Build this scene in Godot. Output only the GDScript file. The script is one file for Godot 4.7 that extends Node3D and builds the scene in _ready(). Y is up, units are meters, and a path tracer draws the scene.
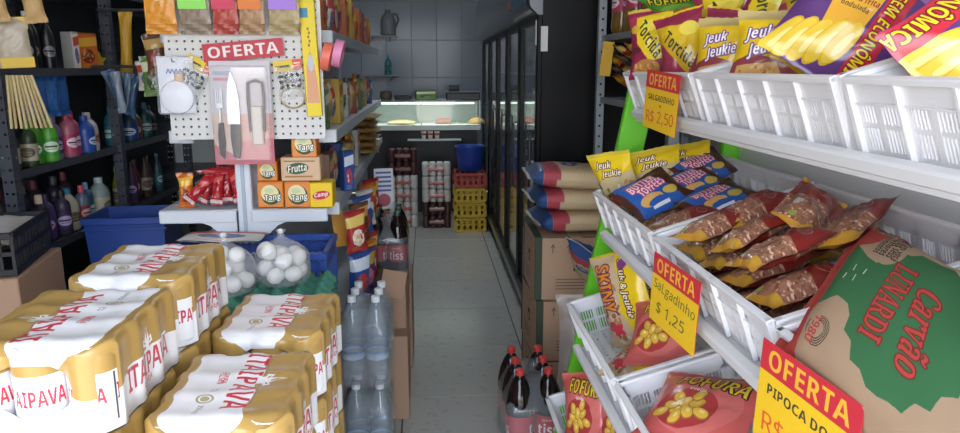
extends Node3D

var M := {}
var T := {}
var meshes := {}
var used := {}
var rng := RandomNumberGenerator.new()
const ORD := ["first", "second", "third", "fourth", "fifth", "sixth", "seventh", "eighth", "ninth", "tenth", "eleventh", "twelfth", "thirteenth", "fourteenth", "fifteenth", "sixteenth", "seventeenth", "eighteenth", "nineteenth", "twentieth"]


# ---------------------------------------------------------------- mesh builder
class MB:
	var v := PackedVector3Array()
	var n := PackedVector3Array()
	var t := PackedVector2Array()
	var ix := PackedInt32Array()

	func tri(a: Vector3, b: Vector3, c: Vector3, hint: Vector3, ua := Vector2.ZERO, ub := Vector2.ZERO, uc := Vector2.ZERO) -> void:
		var nn := (c - a).cross(b - a)
		if nn.length_squared() < 1e-18:
			return
		nn = nn.normalized()
		var k := v.size()
		if nn.dot(hint) < 0.0:
			nn = -nn
			v.append_array(PackedVector3Array([a, c, b]))
			t.append_array(PackedVector2Array([ua, uc, ub]))
		else:
			v.append_array(PackedVector3Array([a, b, c]))
			t.append_array(PackedVector2Array([ua, ub, uc]))
		n.append_array(PackedVector3Array([nn, nn, nn]))
		ix.append_array(PackedInt32Array([k, k + 1, k + 2]))

	func quad(a: Vector3, b: Vector3, c: Vector3, d: Vector3, hint: Vector3, ua := Vector2(0, 1), ub := Vector2(1, 1), uc := Vector2(1, 0), ud := Vector2(0, 0)) -> void:
		tri(a, b, c, hint, ua, ub, uc)
		tri(a, c, d, hint, ua, uc, ud)

	# a box with chamfered edges; print_mode 1 puts the whole picture on the two z faces and the picture's corner on the rest
	func box(ctr: Vector3, size: Vector3, r := 0.0, xf := Transform3D.IDENTITY, print_mode := 0) -> void:
		var h := size / 2.0
		r = minf(r, minf(h.x, minf(h.y, h.z)) * 0.6)
		var low := Vector2(0.012, 0.012)
		var fx := func(p: Vector3) -> Vector3: return xf * (ctr + p)
		for ax in 3:
			var b := (ax + 1) % 3
			var c := (ax + 2) % 3
			for s in [-1.0, 1.0]:
				var pts: Array[Vector3] = []
				var us: Array[Vector2] = []
				for q in [[-1, -1], [1, -1], [1, 1], [-1, 1]]:
					var p := Vector3.ZERO
					p[ax] = s * h[ax]
					p[b] = q[0] * (h[b] - r)
					p[c] = q[1] * (h[c] - r)
					pts.append(fx.call(p))
					var u: Vector2
					if ax == 2:
						u = Vector2(0.5 + s * p.x / size.x, 0.5 - p.y / size.y)
					elif ax == 0:
						u = Vector2(0.5 - s * p.z / size.z, 0.5 - p.y / size.y)
					else:
						u = Vector2(0.5 + p.x / size.x, 0.5 + s * p.z / size.z)
					if print_mode == 1 and ax != 2:
						u = low
					us.append(u)
				var hint := Vector3.ZERO
				hint[ax] = s
				quad(pts[0], pts[1], pts[2], pts[3], xf.basis * hint, us[0], us[1], us[2], us[3])
		if r <= 0.0:
			return
		for ax in 3:
			var b := (ax + 1) % 3
			var c := (ax + 2) % 3
			for sb in [-1.0, 1.0]:
				for sc in [-1.0, 1.0]:
					var e: Array[Vector3] = []
					for sa in [-1.0, 1.0]:
						var p1 := Vector3.ZERO
						p1[ax] = sa * (h[ax] - r)
						p1[b] = sb * h[b]
						p1[c] = sc * (h[c] - r)
						var p2 := Vector3.ZERO
						p2[ax] = sa * (h[ax] - r)
						p2[b] = sb * (h[b] - r)
						p2[c] = sc * h[c]
						e.append(fx.call(p1))
						e.append(fx.call(p2))
					var hint := Vector3.ZERO
					hint[b] = sb
					hint[c] = sc
					quad(e[0], e[1], e[3], e[2], xf.basis * hint, low, low, low, low)
		for sx in [-1.0, 1.0]:
			for sy in [-1.0, 1.0]:
				for sz in [-1.0, 1.0]:
					tri(fx.call(Vector3(sx * h.x, sy * (h.y - r), sz * (h.z - r))), fx.call(Vector3(sx * (h.x - r), sy * h.y, sz * (h.z - r))), fx.call(Vector3(sx * (h.x - r), sy * (h.y - r), sz * h.z)), xf.basis * Vector3(sx, sy, sz), low, low, low)

	# a smooth sheet of rows x cols points; toward: faces look away from this point
	func grid(p: PackedVector3Array, uv: PackedVector2Array, cols: int, rows: int, wrap := false, away = null, facing := Vector3.ZERO) -> void:
		var nn := PackedVector3Array()
		nn.resize(p.size())
		var sign_sum := 0.0
		for r in rows - 1:
			for c in cols - 1:
				var a := r * cols + c
				var b := a + 1
				var d := a + cols
				var e := d + 1
				var f1 := (p[d] - p[a]).cross(p[b] - p[a])
				var f2 := (p[d] - p[b]).cross(p[e] - p[b])
				nn[a] += f1
				nn[b] += f1 + f2
				nn[d] += f1 + f2
				nn[e] += f2
				if away != null:
					sign_sum += (f1 + f2).dot((p[a] + p[e]) * 0.5 - (away as Vector3))
				else:
					sign_sum += (f1 + f2).dot(facing)
		if wrap:
			for r in rows:
				var s := nn[r * cols] + nn[r * cols + cols - 1]
				nn[r * cols] = s
				nn[r * cols + cols - 1] = s
		var flip := sign_sum < 0.0
		var k := v.size()
		for i in p.size():
			var m := nn[i].normalized()
			nn[i] = -m if flip else m
		v.append_array(p)
		n.append_array(nn)
		t.append_array(uv)
		for r in rows - 1:
			for c in cols - 1:
				var a := k + r * cols + c
				if flip:
					ix.append_array(PackedInt32Array([a, a + cols, a + 1, a + 1, a + cols, a + cols + 1]))
				else:
					ix.append_array(PackedInt32Array([a, a + 1, a + cols, a + 1, a + cols + 1, a + cols]))

	# profile: (radius, height) points from bottom to top; a repeated point keeps an edge sharp
	func lathe(profile: Array, seg := 20, xf := Transform3D.IDENTITY, v0 := 1.0, v1 := 0.0) -> void:
		var p := PackedVector3Array()
		var uv := PackedVector2Array()
		var y0: float = profile[0].y
		var y1: float = profile[profile.size() - 1].y
		var mid := Vector3(0, (y0 + y1) / 2.0, 0)
		for q in profile:
			for s in seg + 1:
				var a := TAU * s / seg
				p.append(xf * Vector3(q.x * sin(a), q.y, q.x * cos(a)))
				uv.append(Vector2(float(s) / seg, lerpf(v0, v1, (q.y - y0) / maxf(y1 - y0, 1e-6))))
		grid(p, uv, seg + 1, profile.size(), true, xf * mid)

	func tube(pts: Array, r: float, seg := 8, closed := false) -> void:
		var p := PackedVector3Array()
		var uv := PackedVector2Array()
		var cnt := pts.size()
		var up := Vector3(0.123, 0.98, 0.15).normalized()
		var whole := PackedVector3Array()
		for i in cnt + (1 if closed else 0):
			var a: Vector3 = pts[i % cnt]
			var b: Vector3 = pts[(i + 1) % cnt] if closed else pts[mini(i + 1, cnt - 1)]
			var z: Vector3 = pts[(i - 1 + cnt) % cnt] if closed else pts[maxi(i - 1, 0)]
			var d := (b - z).normalized()
			var s := d.cross(up)
			if s.length() < 0.05:
				s = d.cross(Vector3.RIGHT)
			s = s.normalized()
			var w := s.cross(d)
			for k in seg + 1:
				var g := TAU * k / seg
				p.append(a + (s * cos(g) + w * sin(g)) * r)
				uv.append(Vector2(float(k) / seg, float(i) / cnt))
			whole.append(a)
		# orient: compare the first ring with its own centre
		var rows := whole.size()
		var q0 := p[1] - p[0]
		var q1 := p[seg + 1] - p[0]
		var f := q1.cross(q0)
		var outward := (p[0] + p[1]) * 0.5 - whole[0]
		var tmp := MB.new()
		tmp.grid(p, uv, seg + 1, rows, true, null, Vector3.ZERO)
		if f.dot(outward) < 0.0:
			for i in tmp.n.size():
				tmp.n[i] = -tmp.n[i]
			for i in range(0, tmp.ix.size(), 3):
				var x := tmp.ix[i + 1]
				tmp.ix[i + 1] = tmp.ix[i + 2]
				tmp.ix[i + 2] = x
		var k0 := v.size()
		v.append_array(tmp.v)
		n.append_array(tmp.n)
		t.append_array(tmp.t)
		for i in tmp.ix:
			ix.append(i + k0)
		if not closed:
			for e in [0, rows - 1]:
				var dirn: Vector3 = (whole[0] - whole[mini(1, rows - 1)]) if e == 0 else (whole[rows - 1] - whole[maxi(rows - 2, 0)])
				for k in seg:
					tri(whole[e], p[e * (seg + 1) + k], p[e * (seg + 1) + k + 1], dirn)

	# a flat sheet w x h in the xy plane with a square hole in the middle of every cell
	func holed(w: float, h: float, nx: int, ny: int, hole: float, thick := 0.0) -> void:
		var cw := w / nx
		var ch := h / ny
		for i in nx:
			for j in ny:
				var c := Vector3(-w / 2 + cw * (i + 0.5), -h / 2 + ch * (j + 0.5), 0)
				var o := [Vector3(-cw / 2, -ch / 2, 0), Vector3(cw / 2, -ch / 2, 0), Vector3(cw / 2, ch / 2, 0), Vector3(-cw / 2, ch / 2, 0)]
				var q := [Vector3(-hole, -hole, 0), Vector3(hole, -hole, 0), Vector3(hole, hole, 0), Vector3(-hole, hole, 0)]
				for k in 4:
					var m := (k + 1) % 4
					quad(c + o[k], c + o[m], c + q[m], c + q[k], Vector3.BACK)
					if thick > 0.0:
						var bk := Vector3(0, 0, -thick)
						quad(c + q[k], c + q[m], c + q[m] + bk, c + q[k] + bk, -(q[k] + q[m]))

	func add(o: MB, xf := Transform3D.IDENTITY) -> void:
		var k := v.size()
		for i in o.v.size():
			v.append(xf * o.v[i])
			n.append((xf.basis * o.n[i]).normalized())
		t.append_array(o.t)
		for i in o.ix:
			ix.append(i + k)

	func mesh() -> ArrayMesh:
		var a := []
		a.resize(Mesh.ARRAY_MAX)
		a[Mesh.ARRAY_VERTEX] = v
		a[Mesh.ARRAY_NORMAL] = n
		a[Mesh.ARRAY_TEX_UV] = t
		a[Mesh.ARRAY_INDEX] = ix
		var m := ArrayMesh.new()
		m.add_surface_from_arrays(Mesh.PRIMITIVE_TRIANGLES, a)
		return m


# ---------------------------------------------------------------- printing canvas (positions as shares of the sheet)
class CV:
	static var cache := {}
	var im: Image
	var w: int
	var h: int
	var r := RandomNumberGenerator.new()

	func _init(ww: int, hh: int, col: Color) -> void:
		w = ww
		h = hh
		r.seed = ww * 7 + hh
		im = Image.create(w, h, false, Image.FORMAT_RGBA8)
		im.fill(col)

	func spans(pts: PackedVector2Array, col: Color) -> void:
		var lo := INF
		var hi := -INF
		for p in pts:
			lo = minf(lo, p.y)
			hi = maxf(hi, p.y)
		var cnt := pts.size()
		for y in range(maxi(0, int(floor(lo))), mini(h, int(ceil(hi)) + 1)):
			var yc := y + 0.5
			var xs: Array[float] = []
			for i in cnt:
				var a := pts[i]
				var b := pts[(i + 1) % cnt]
				if (a.y <= yc) != (b.y <= yc):
					xs.append(a.x + (yc - a.y) / (b.y - a.y) * (b.x - a.x))
			xs.sort()
			for k in range(0, xs.size() - 1, 2):
				var x0 := int(round(xs[k]))
				var x1 := int(round(xs[k + 1]))
				if x1 > x0:
					im.fill_rect(Rect2i(x0, y, x1 - x0, 1), col)

	func poly(pts: Array, col: Color) -> void:
		var q := PackedVector2Array()
		for p in pts:
			q.append(Vector2(p[0] * w, p[1] * h))
		spans(q, col)

	func rect(x: float, y: float, ww: float, hh: float, col: Color) -> void:
		im.fill_rect(Rect2i(int(x * w), int(y * h), maxi(1, int(ww * w)), maxi(1, int(hh * h))), col)

	func oval(cx: float, cy: float, rx: float, ry: float, col: Color, ang := 0.0, wob := 0.0, bumps := 9) -> void:
		var q := PackedVector2Array()
		for k in 36:
			var a := TAU * k / 36
			var m := 1.0 + wob * sin(a * bumps)
			q.append(Vector2(cx * w, cy * h) + Vector2(cos(a) * rx * w * m, sin(a) * ry * h * m).rotated(ang))
		spans(q, col)

	func ring(cx: float, cy: float, rad: float, thick: float, col: Color) -> void:
		for k in 30:
			var a := TAU * k / 30
			var b := TAU * (k + 1) / 30
			var c := Vector2(cx * w, cy * h)
			var o := rad * h
			var i := (rad - thick) * h
			spans(PackedVector2Array([c + Vector2(cos(a), sin(a)) * o, c + Vector2(cos(b), sin(b)) * o, c + Vector2(cos(b), sin(b)) * i, c + Vector2(cos(a), sin(a)) * i]), col)

	func line(a: Vector2, b: Vector2, th: float, col: Color) -> void:
		var p := Vector2(a.x * w, a.y * h)
		var q := Vector2(b.x * w, b.y * h)
		var d := (q - p).normalized().orthogonal() * th * h * 0.5
		spans(PackedVector2Array([p + d, q + d, q - d, p - d]), col)

	# hh: height of the lettering as a share of the sheet's height, len: its length as a share of the sheet's WIDTH (0: natural), ang clockwise
	func text(s: String, cx: float, cy: float, hh: float, col: Color, ang := 0.0, length := 0.0, face := "Droid Sans", weight := 700, skew := 0.0, rim := 0.0, rimcol := Color.BLACK) -> void:
		var key := s + face + str(weight)
		if not cache.has(key):
			var f := SystemFont.new()
			f.font_names = PackedStringArray([face])
			f.font_weight = weight
			var tm := TextMesh.new()
			tm.font = f
			tm.text = s
			tm.depth = 0.0
			tm.font_size = 48
			tm.pixel_size = 0.01
			tm.curve_step = 3.0
			var ar := tm.get_mesh_arrays()
			var vs: PackedVector3Array = ar[0]
			var box := tm.get_aabb()
			var tr := PackedVector2Array()
			var ids: PackedInt32Array = ar[12]
			var c := box.get_center()
			for i in ids:
				tr.append(Vector2((vs[i].x - c.x) / box.size.y, -(vs[i].y - c.y) / box.size.y))
			cache[key] = [tr, box.size.x / box.size.y]
		var tri: PackedVector2Array = cache[key][0]
		var px := hh * h
		var sx := 1.0 if length <= 0.0 else length * w / (px * (cache[key][1] as float))
		var at := Vector2(cx * w, cy * h)
		var passes := [[Vector2.ZERO, col]]
		if rim > 0.0:
			passes = []
			for k in 8:
				passes.append([Vector2.from_angle(TAU * k / 8) * rim * h, rimcol])
			passes.append([Vector2.ZERO, col])
		for ps in passes:
			for i in range(0, tri.size(), 3):
				var q := PackedVector2Array()
				for k in 3:
					var p := tri[i + k]
					q.append(at + (ps[0] as Vector2) + (Vector2((p.x - p.y * skew) * sx, p.y) * px).rotated(ang))
				spans(q, ps[1])

	func scatter(cnt: int, x: float, y: float, ww: float, hh: float, r0: float, r1: float, cols: Array, squash := 0.6) -> void:
		for i in cnt:
			var rr := r.randf_range(r0, r1)
			var c: Color = cols[r.randi() % cols.size()]
			oval(x + r.randf() * ww, y + r.randf() * hh, rr * h / w, rr * squash, c, r.randf() * PI)

	func tex() -> ImageTexture:
		im.generate_mipmaps()
		return ImageTexture.create_from_image(im)


# ---------------------------------------------------------------- nodes
func numbered(called: String) -> String:
	if not used.has(called):
		used[called] = 0
		return called
	used[called] += 1
	return "%s_%03d" % [called, used[called]]


func obj(called: String, mesh: Mesh, m: Material, parent: Node3D = self, xf := Transform3D.IDENTITY) -> MeshInstance3D:
	var o := MeshInstance3D.new()
	o.mesh = mesh
	o.material_override = m
	o.transform = xf
	if parent == self:
		o.name = numbered(called)
		add_child(o)
	else:
		o.name = called
		parent.add_child(o, true)
	return o


func tag(o: Node3D, label: String, category: String, group := "") -> Node3D:
	o.set_meta("label", label)
	o.set_meta("category", category)
	if group != "":
		o.set_meta("group", group)
	return o


func thing(called: String, label: String, category: String, xf := Transform3D.IDENTITY, group := "") -> Node3D:
	var o := Node3D.new()
	o.name = numbered(called)
	o.transform = xf
	add_child(o)
	return tag(o, label, category, group)


func struct(called: String, mesh: Mesh, m: Material, xf := Transform3D.IDENTITY) -> MeshInstance3D:
	var o := obj(called, mesh, m, self, xf)
	o.set_meta("kind", "structure")
	return o


func copy(o: Node3D, xf: Transform3D, label: String, group := "") -> Node3D:
	var c: Node3D = o.duplicate()
	c.name = numbered(String(o.name).rstrip("0123456789").rstrip("_"))
	add_child(c)
	c.transform = xf
	c.set_meta("label", label)
	if group != "":
		c.set_meta("group", group)
	return c


func P(x: float, y: float, d: float) -> Vector3:
	return Vector3(x, y, -d)


func at(p: Vector3, right := Vector3.RIGHT, up := Vector3.UP, s := 1.0) -> Transform3D:
	var r := right.normalized()
	var u := (up - r * up.dot(r)).normalized()
	return Transform3D(Basis(r * s, u * s, r.cross(u) * s), p)


func turned(p: Vector3, deg := 0.0, s := 1.0) -> Transform3D:
	return Transform3D(Basis(Vector3.UP, deg_to_rad(deg)).scaled(Vector3.ONE * s), p)


func mat(col: Color, rough := 0.6, metal := 0.0, spec := 0.5) -> StandardMaterial3D:
	var key := "%s %.2f %.2f %.2f" % [col.to_html(), rough, metal, spec]
	if not M.has(key):
		var m := StandardMaterial3D.new()
		m.albedo_color = col
		m.roughness = rough
		m.metallic = metal
		m.metallic_specular = spec
		M[key] = m
	return M[key]


func printed(key: String, rough := 0.4, spec := 0.5, coat := 0.0) -> StandardMaterial3D:
	var k := "print " + key + str(rough) + str(coat)
	if not M.has(k):
		var m := StandardMaterial3D.new()
		m.albedo_texture = T[key]
		m.roughness = rough
		m.metallic_specular = spec
		if coat > 0.0:
			m.clearcoat_enabled = true
			m.clearcoat = coat
			m.clearcoat_roughness = 0.15
		M[k] = m
	return M[k]


func clear(col: Color, alpha: float, rough := 0.08) -> StandardMaterial3D:
	var k := "clear %s %.2f %.2f" % [col.to_html(), alpha, rough]
	if not M.has(k):
		var m := StandardMaterial3D.new()
		m.transparency = BaseMaterial3D.TRANSPARENCY_ALPHA
		m.albedo_color = Color(col, alpha)
		m.roughness = rough
		M[k] = m
	return M[k]


func boxmesh(size: Vector3, r := 0.003, print_mode := 0) -> ArrayMesh:
	var k := "box %s %.4f %d" % [size, r, print_mode]
	if not meshes.has(k):
		var b := MB.new()
		b.box(Vector3.ZERO, size, r, Transform3D.IDENTITY, print_mode)
		meshes[k] = b.mesh()
	return meshes[k]


func lathed(key: String, profile: Array, seg := 20) -> ArrayMesh:
	if not meshes.has(key):
		var b := MB.new()
		b.lathe(profile, seg)
		meshes[key] = b.mesh()
	return meshes[key]


# a pillow bag: sealed at top and bottom, inflated between, creased; upright in the xy plane, its front towards +z
func bagmesh(w: float, h: float, thick: float, variant := 0, seal := 0.012, fullness := 0.6, lumps := 0.12, bend := 0.0) -> ArrayMesh:
	var k := "bag %.3f %.3f %.3f %d %.3f %.2f %.2f %.3f" % [w, h, thick, variant, seal, fullness, lumps, bend]
	if meshes.has(k):
		return meshes[k]
	var noise := FastNoiseLite.new()
	noise.seed = 11 + variant * 17
	noise.frequency = 1.0
	var b := MB.new()
	var cols := 15
	var rows := 21
	for s in [1.0, -1.0]:
		var p := PackedVector3Array()
		var uv := PackedVector2Array()
		for r in rows:
			var vv := float(r) / (rows - 1)
			if r == 1:
				vv = seal / h
			elif r == rows - 2:
				vv = 1.0 - seal / h
			elif r > 1 and r < rows - 2:
				vv = lerpf(seal / h, 1.0 - seal / h, float(r - 1) / (rows - 3))
			for c in cols:
				var u := float(c) / (cols - 1) if fullness > 0.3 else 0.5 - 0.5 * cos(PI * c / (cols - 1))
				var a := 2.0 * u - 1.0
				var y := (0.5 - vv) * h
				var bb := clampf(absf(y) / (h / 2 - seal), 0.0, 1.0)
				var full := pow(maxf(0.0, 1.0 - pow(bb, 2.4)), fullness)
				var x := a * w / 2 * (1.0 - 0.35 * thick / w * full)
				var prof := pow(maxf(0.0, 1.0 - pow(absf(a), 2.6)), 0.62 if fullness > 0.3 else 0.28)
				var z = s * thick / 2 * full * prof
				var nz := noise.get_noise_3d(x * 42.0, y * 30.0, s * 9.0) * 1.0 + noise.get_noise_3d(x * 110.0, y * 14.0, 31.0 + s) * 0.55 * bb
				z += s * nz * thick * lumps * prof * (0.25 + full)
				if r == 0 or r == rows - 1:
					y += 0.0016 * (c % 2) * signf(y) * -1.0
				if bb >= 0.999:
					z = s * 0.0007 + 0.003 * sin(u * 9.0 + variant * 2.0)
				if absf(a) > 0.999:
					z = 0.003 * sin(vv * 7.0 + variant)
				z += bend * pow(y / (h / 2), 2.0)
				p.append(Vector3(x, y, z))
				uv.append(Vector2(u if s > 0 else 1.0 - u, vv))
		b.grid(p, uv, cols, rows, false, null, Vector3(0, 0, s))
	meshes[k] = b.mesh()
	return meshes[k]


# an outline in the xy plane (clockwise or not) pushed out along z
func slabmesh(pts: Array, thick: float) -> MB:
	var b := MB.new()
	var q := PackedVector2Array()
	for p in pts:
		q.append(p)
	var tr := Geometry2D.triangulate_polygon(q)
	for i in range(0, tr.size(), 3):
		for s in [1.0, -1.0]:
			var z: float = s * thick / 2
			b.tri(Vector3(q[tr[i]].x, q[tr[i]].y, z), Vector3(q[tr[i + 1]].x, q[tr[i + 1]].y, z), Vector3(q[tr[i + 2]].x, q[tr[i + 2]].y, z), Vector3(0, 0, s))
	var area := 0.0
	for i in q.size():
		area += q[i].cross(q[(i + 1) % q.size()])
	for i in q.size():
		var a := q[i]
		var c := q[(i + 1) % q.size()]
		var o := Vector2((c - a).y, -(c - a).x) * (1.0 if area > 0 else -1.0)
		b.quad(Vector3(a.x, a.y, -thick / 2), Vector3(c.x, c.y, -thick / 2), Vector3(c.x, c.y, thick / 2), Vector3(a.x, a.y, thick / 2), Vector3(o.x, o.y, 0))
	return b


const LAMP_ENERGY := 1.5


func _ready() -> void:
	# camera: 960 x 433, focal length 712 pixels
	var cam := Camera3D.new()
	cam.name = "camera"
	cam.fov = rad_to_deg(2.0 * atan(216.5 / 712.0))
	cam.position = Vector3(0, 1.45, 0)
	cam.rotation_order = EULER_ORDER_YXZ
	cam.rotation_degrees = Vector3(-11.781, -4.168, 0.0)
	cam.near = 0.02
	cam.far = 100.0
	add_child(cam)
	cam.current = true
	# daylight: bright overcast street seen through the open shop front behind the camera
	var we := WorldEnvironment.new()
	we.name = "environment"
	var env := Environment.new()
	var sky := Sky.new()
	var sm := ProceduralSkyMaterial.new()
	sm.sky_top_color = Color(0.80, 0.86, 0.95)
	sm.sky_horizon_color = Color(0.93, 0.94, 0.96)
	sm.ground_bottom_color = Color(0.62, 0.60, 0.57)
	sm.ground_horizon_color = Color(0.72, 0.70, 0.67)
	sm.sky_energy_multiplier = 1.0
	sm.ground_energy_multiplier = 1.0
	sky.sky_material = sm
	env.background_mode = Environment.BG_SKY
	env.sky = sky
	env.background_energy_multiplier = 9.2
	env.tonemap_mode = Environment.TONE_MAPPER_LINEAR
	env.tonemap_exposure = 1.0
	env.sdfgi_enabled = true
	env.ssao_enabled = true
	env.ssil_enabled = true
	we.environment = env
	add_child(we)

	var lm := StandardMaterial3D.new()
	lm.albedo_color = Color(1, 1, 1)
	lm.emission_enabled = true
	lm.emission = Color(0.95, 1.0, 0.97)
	lm.emission_energy_multiplier = 1.5
	M.lamp = lm
	make_prints()
	build_room()
	build_cooler()
	build_gondola()
	build_wall_shelving()
	build_stand()
	build_side_rack()
	build_beer()
	build_back()
	build_carton_stack()
	build_left_floor_goods()
	build_eggs()
	build_stand_goods()
	build_pegboard_goods()
	build_gondola_goods()


func C(hex: String) -> Color:
	return Color.html(hex)


# ---------------------------------------------------------------- everything that is print
func make_prints() -> void:
	var c: CV
	# shrink film of the beer packs: across = once round the pack (side, top, side, bottom), down = along the pack
	var gold := C("b08c4c")
	var gold2 := C("cfab68")
	var wht := C("eceaea")
	var red := C("c8323f")
	c = CV.new(1024, 512, wht)
	for e in [[0.0, 1.0], [1.0, -1.0]]:      # the two printed sides: gold above, white below
		var x0: float = 0.0 if e[1] > 0 else 0.692
		var f := func(k: float) -> float: return x0 + e[1] * k
		var edge := []
		for i in 25:
			edge.append([f.call(0.112 - 0.03 * pow(absf(i / 24.0 - 0.5) * 2.0, 1.5)), i / 24.0])
		c.poly([[f.call(0.20), 0.0]] + edge + [[f.call(0.20), 1.0]], gold)
		c.text("ITAIPAVA", f.call(0.076), 0.5, 0.112, red, PI / 2 if e[1] > 0 else -PI / 2, 0.27)
		c.line(Vector2(f.call(0.108), 0.24), Vector2(f.call(0.108), 0.76), 0.012, wht)
		crown(c, f.call(0.118), 0.5, 0.2, 1.0 if e[1] > 0 else -1.0, wht)
		c.text("CERVEJA", f.call(0.035), 0.45, 0.035, red, PI / 2 if e[1] > 0 else -PI / 2)
	# top: gold strip, white field, gold third with the crown
	var band := []
	for i in 25:
		band.append([0.398 + 0.006 * sin(i * 0.9), i / 24.0])
	c.rect(0.165, 0.0, 0.045, 1.0, gold)
	c.poly([[0.51, 0.0]] + band + [[0.51, 1.0]], gold)
	c.text("ITAIPAVA", 0.368, 0.46, 0.125, red, PI / 2, 0.36)
	c.line(Vector2(0.404, 0.16), Vector2(0.404, 0.42), 0.009, C("8d7a63"))
	c.line(Vector2(0.404, 0.50), Vector2(0.404, 0.76), 0.009, C("8d7a63"))
	c.rect(0.392, 0.42, 0.02, 0.08, wht)
	crown(c, 0.410, 0.46, 0.22, 1.0, wht)
	c.text("CERVEJA", 0.305, 0.42, 0.03, red, PI / 2)
	c.text("PILSEN", 0.296, 0.42, 0.03, red, PI / 2)
	c.ring(0.285, 0.68, 0.045, 0.012, C("ab9a72"))
	c.oval(0.285, 0.68, 0.012, 0.024, C("b3a27a"))
	c.text("12", 0.298, 0.58, 0.03, C("8f8f96"), PI / 2)
	c.text("350ml", 0.285, 0.80, 0.03, C("8f8f96"), PI / 2)
	T.film = c.tex()
	# beer can
	c = CV.new(256, 256, wht)
	c.rect(0, 0.0, 1, 0.28, gold)
	c.text("ITAIPAVA", 0.25, 0.55, 0.2, red, 0, 0.42)
	c.text("ITAIPAVA", 0.75, 0.55, 0.2, red, 0, 0.42)
	for k in 2:
		c.rect(0.02 + 0.5 * k, 0.3, 0.018, 0.6, C("4a4350"))
	T.can = c.tex()

	# --- snack bags of the display stand
	c = CV.new(256, 320, C("8f2144"))                       # magenta snack bag
	c.poly([[0, 0.12], [1, 0.05], [1, 0.2], [0, 0.27]], C("a93355"))
	c.poly([[0.2, 0.13], [0.98, 0.09], [0.98, 0.72], [0.5, 0.78], [0.2, 0.5]], C("e8c81e"))
	c.poly([[0.34, 0.2], [0.98, 0.16], [0.98, 0.3], [0.4, 0.36]], C("f0d94f"))
	c.text("Torcida", 0.52, 0.46, 0.22, C("23402a"), 0.95, 0.72)
	c.oval(0.4, 0.86, 0.3, 0.12, C("b88143"))
	c.scatter(16, 0.12, 0.8, 0.5, 0.14, 0.02, 0.04, [C("c99552"), C("a5692f"), C("d6a767")])
	c.oval(0.16, 0.6, 0.14, 0.05, C("5a1a33"))
	c.oval(0.16, 0.3, 0.12, 0.06, C("d9b431"))
	c.rect(0, 0, 1, 0.045, C("c7b24a"))
	c.rect(0, 0.955, 1, 0.045, C("7a1c3b"))
	T.torcida = c.tex()
	c = CV.new(256, 320, C("d9b51c"))                       # yellow variety of the same
	c.poly([[0, 0.03], [1, 0.03], [1, 0.26], [0, 0.17]], C("8f2144"))
	c.poly([[0, 0.4], [0.25, 0.3], [1, 0.95], [1, 1], [0, 1]], C("c9a01a"))
	c.poly([[0, 0.45], [0.1, 0.42], [0.65, 1], [0, 1]], C("98304a"))
	c.text("Torcida", 0.5, 0.56, 0.2, C("23402a"), 0.85, 0.8)
	c.oval(0.75, 0.3, 0.2, 0.1, C("e8d34e"))
	T.torcida_b = c.tex()
	c = CV.new(256, 256, C("e3bc12"))                       # yellow bag with a maroon foot
	c.rect(0, 0, 1, 0.16, C("b9a468"))
	c.poly([[0.7, 0.16], [1, 0.16], [1, 0.8], [0.8, 0.5]], C("f0d21d"))
	c.poly([[0, 0.72], [0.3, 0.62], [0.7, 0.72], [1, 0.9], [1, 1], [0, 1]], C("8c3a3f"))
	c.poly([[0.08, 0.78], [0.62, 0.72], [0.75, 1], [0.08, 1]], C("c99a5a"))
	c.scatter(14, 0.1, 0.78, 0.5, 0.2, 0.02, 0.05, [C("b98345"), C("d8b277"), C("a56a35")])
	c.text("Jeuk", 0.33, 0.36, 0.2, C("f4eef2"), -0.12, 0.4, "Droid Sans", 700, 0.25, 0.018, C("6b3a86"))
	c.text("Jeukie", 0.45, 0.56, 0.2, C("f4eef2"), -0.16, 0.5, "Droid Sans", 700, 0.25, 0.018, C("6b3a86"))
	T.jeuk = c.tex()
	c = CV.new(256, 320, C("e6c51a"))                       # yellow and clear sweets bag
	c.poly([[0, 0.42], [1, 0.3], [1, 1], [0, 1]], C("c9b48a"))
	c.scatter(40, 0.02, 0.45, 0.96, 0.5, 0.025, 0.06, [C("b98a4d"), C("d8c39a"), C("8a5a3a"), C("c94f4a"), C("e0d5c0"), C("7a9a4a")])
	c.rect(0, 0.0, 1, 0.06, C("cdb63c"))
	c.text("Jeuk", 0.36, 0.18, 0.12, C("f5ead0"), 0.0, 0.4, "Droid Sans", 700, 0.25, 0.014, C("6a3d2c"))
	c.text("Jeukie", 0.52, 0.31, 0.12, C("f5ead0"), 0.0, 0.5, "Droid Sans", 700, 0.25, 0.014, C("6a3d2c"))
	c.oval(0.45, 0.74, 0.12, 0.1, C("cf4034"))
	T.sweets = c.tex()
	c = CV.new(256, 384, C("e2c014"))                       # tall yellow bag, orange lettering over a clear half
	c.poly([[0, 0.0], [0.5, 0.0], [0.62, 0.3], [0.5, 0.6], [0.62, 0.8], [0.55, 1], [0, 1]], C("c7ae8d"))
	c.scatter(50, 0.02, 0.3, 0.46, 0.66, 0.02, 0.05, [C("b18458"), C("dcc9a8"), C("9a6a45"), C("d9b9a0"), C("a04a4a")])
	c.text("SKINY", 0.27, 0.36, 0.22, C("eb8f17"), PI / 2, 0.75, "Droid Sans", 700, 0.0, 0.014, C("6b2a5a"))
	c.text("Jeuk & Jeukie", 0.68, 0.4, 0.1, C("f2e6cf"), PI / 2, 0.9, "Droid Sans", 700, 0.2, 0.012, C("5a3a2a"))
	c.oval(0.3, 0.8, 0.14, 0.07, C("d23b4c"), 0.3, 0.25, 5)
	c.oval(0.7, 0.14, 0.1, 0.05, C("7d3b86"))
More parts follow.
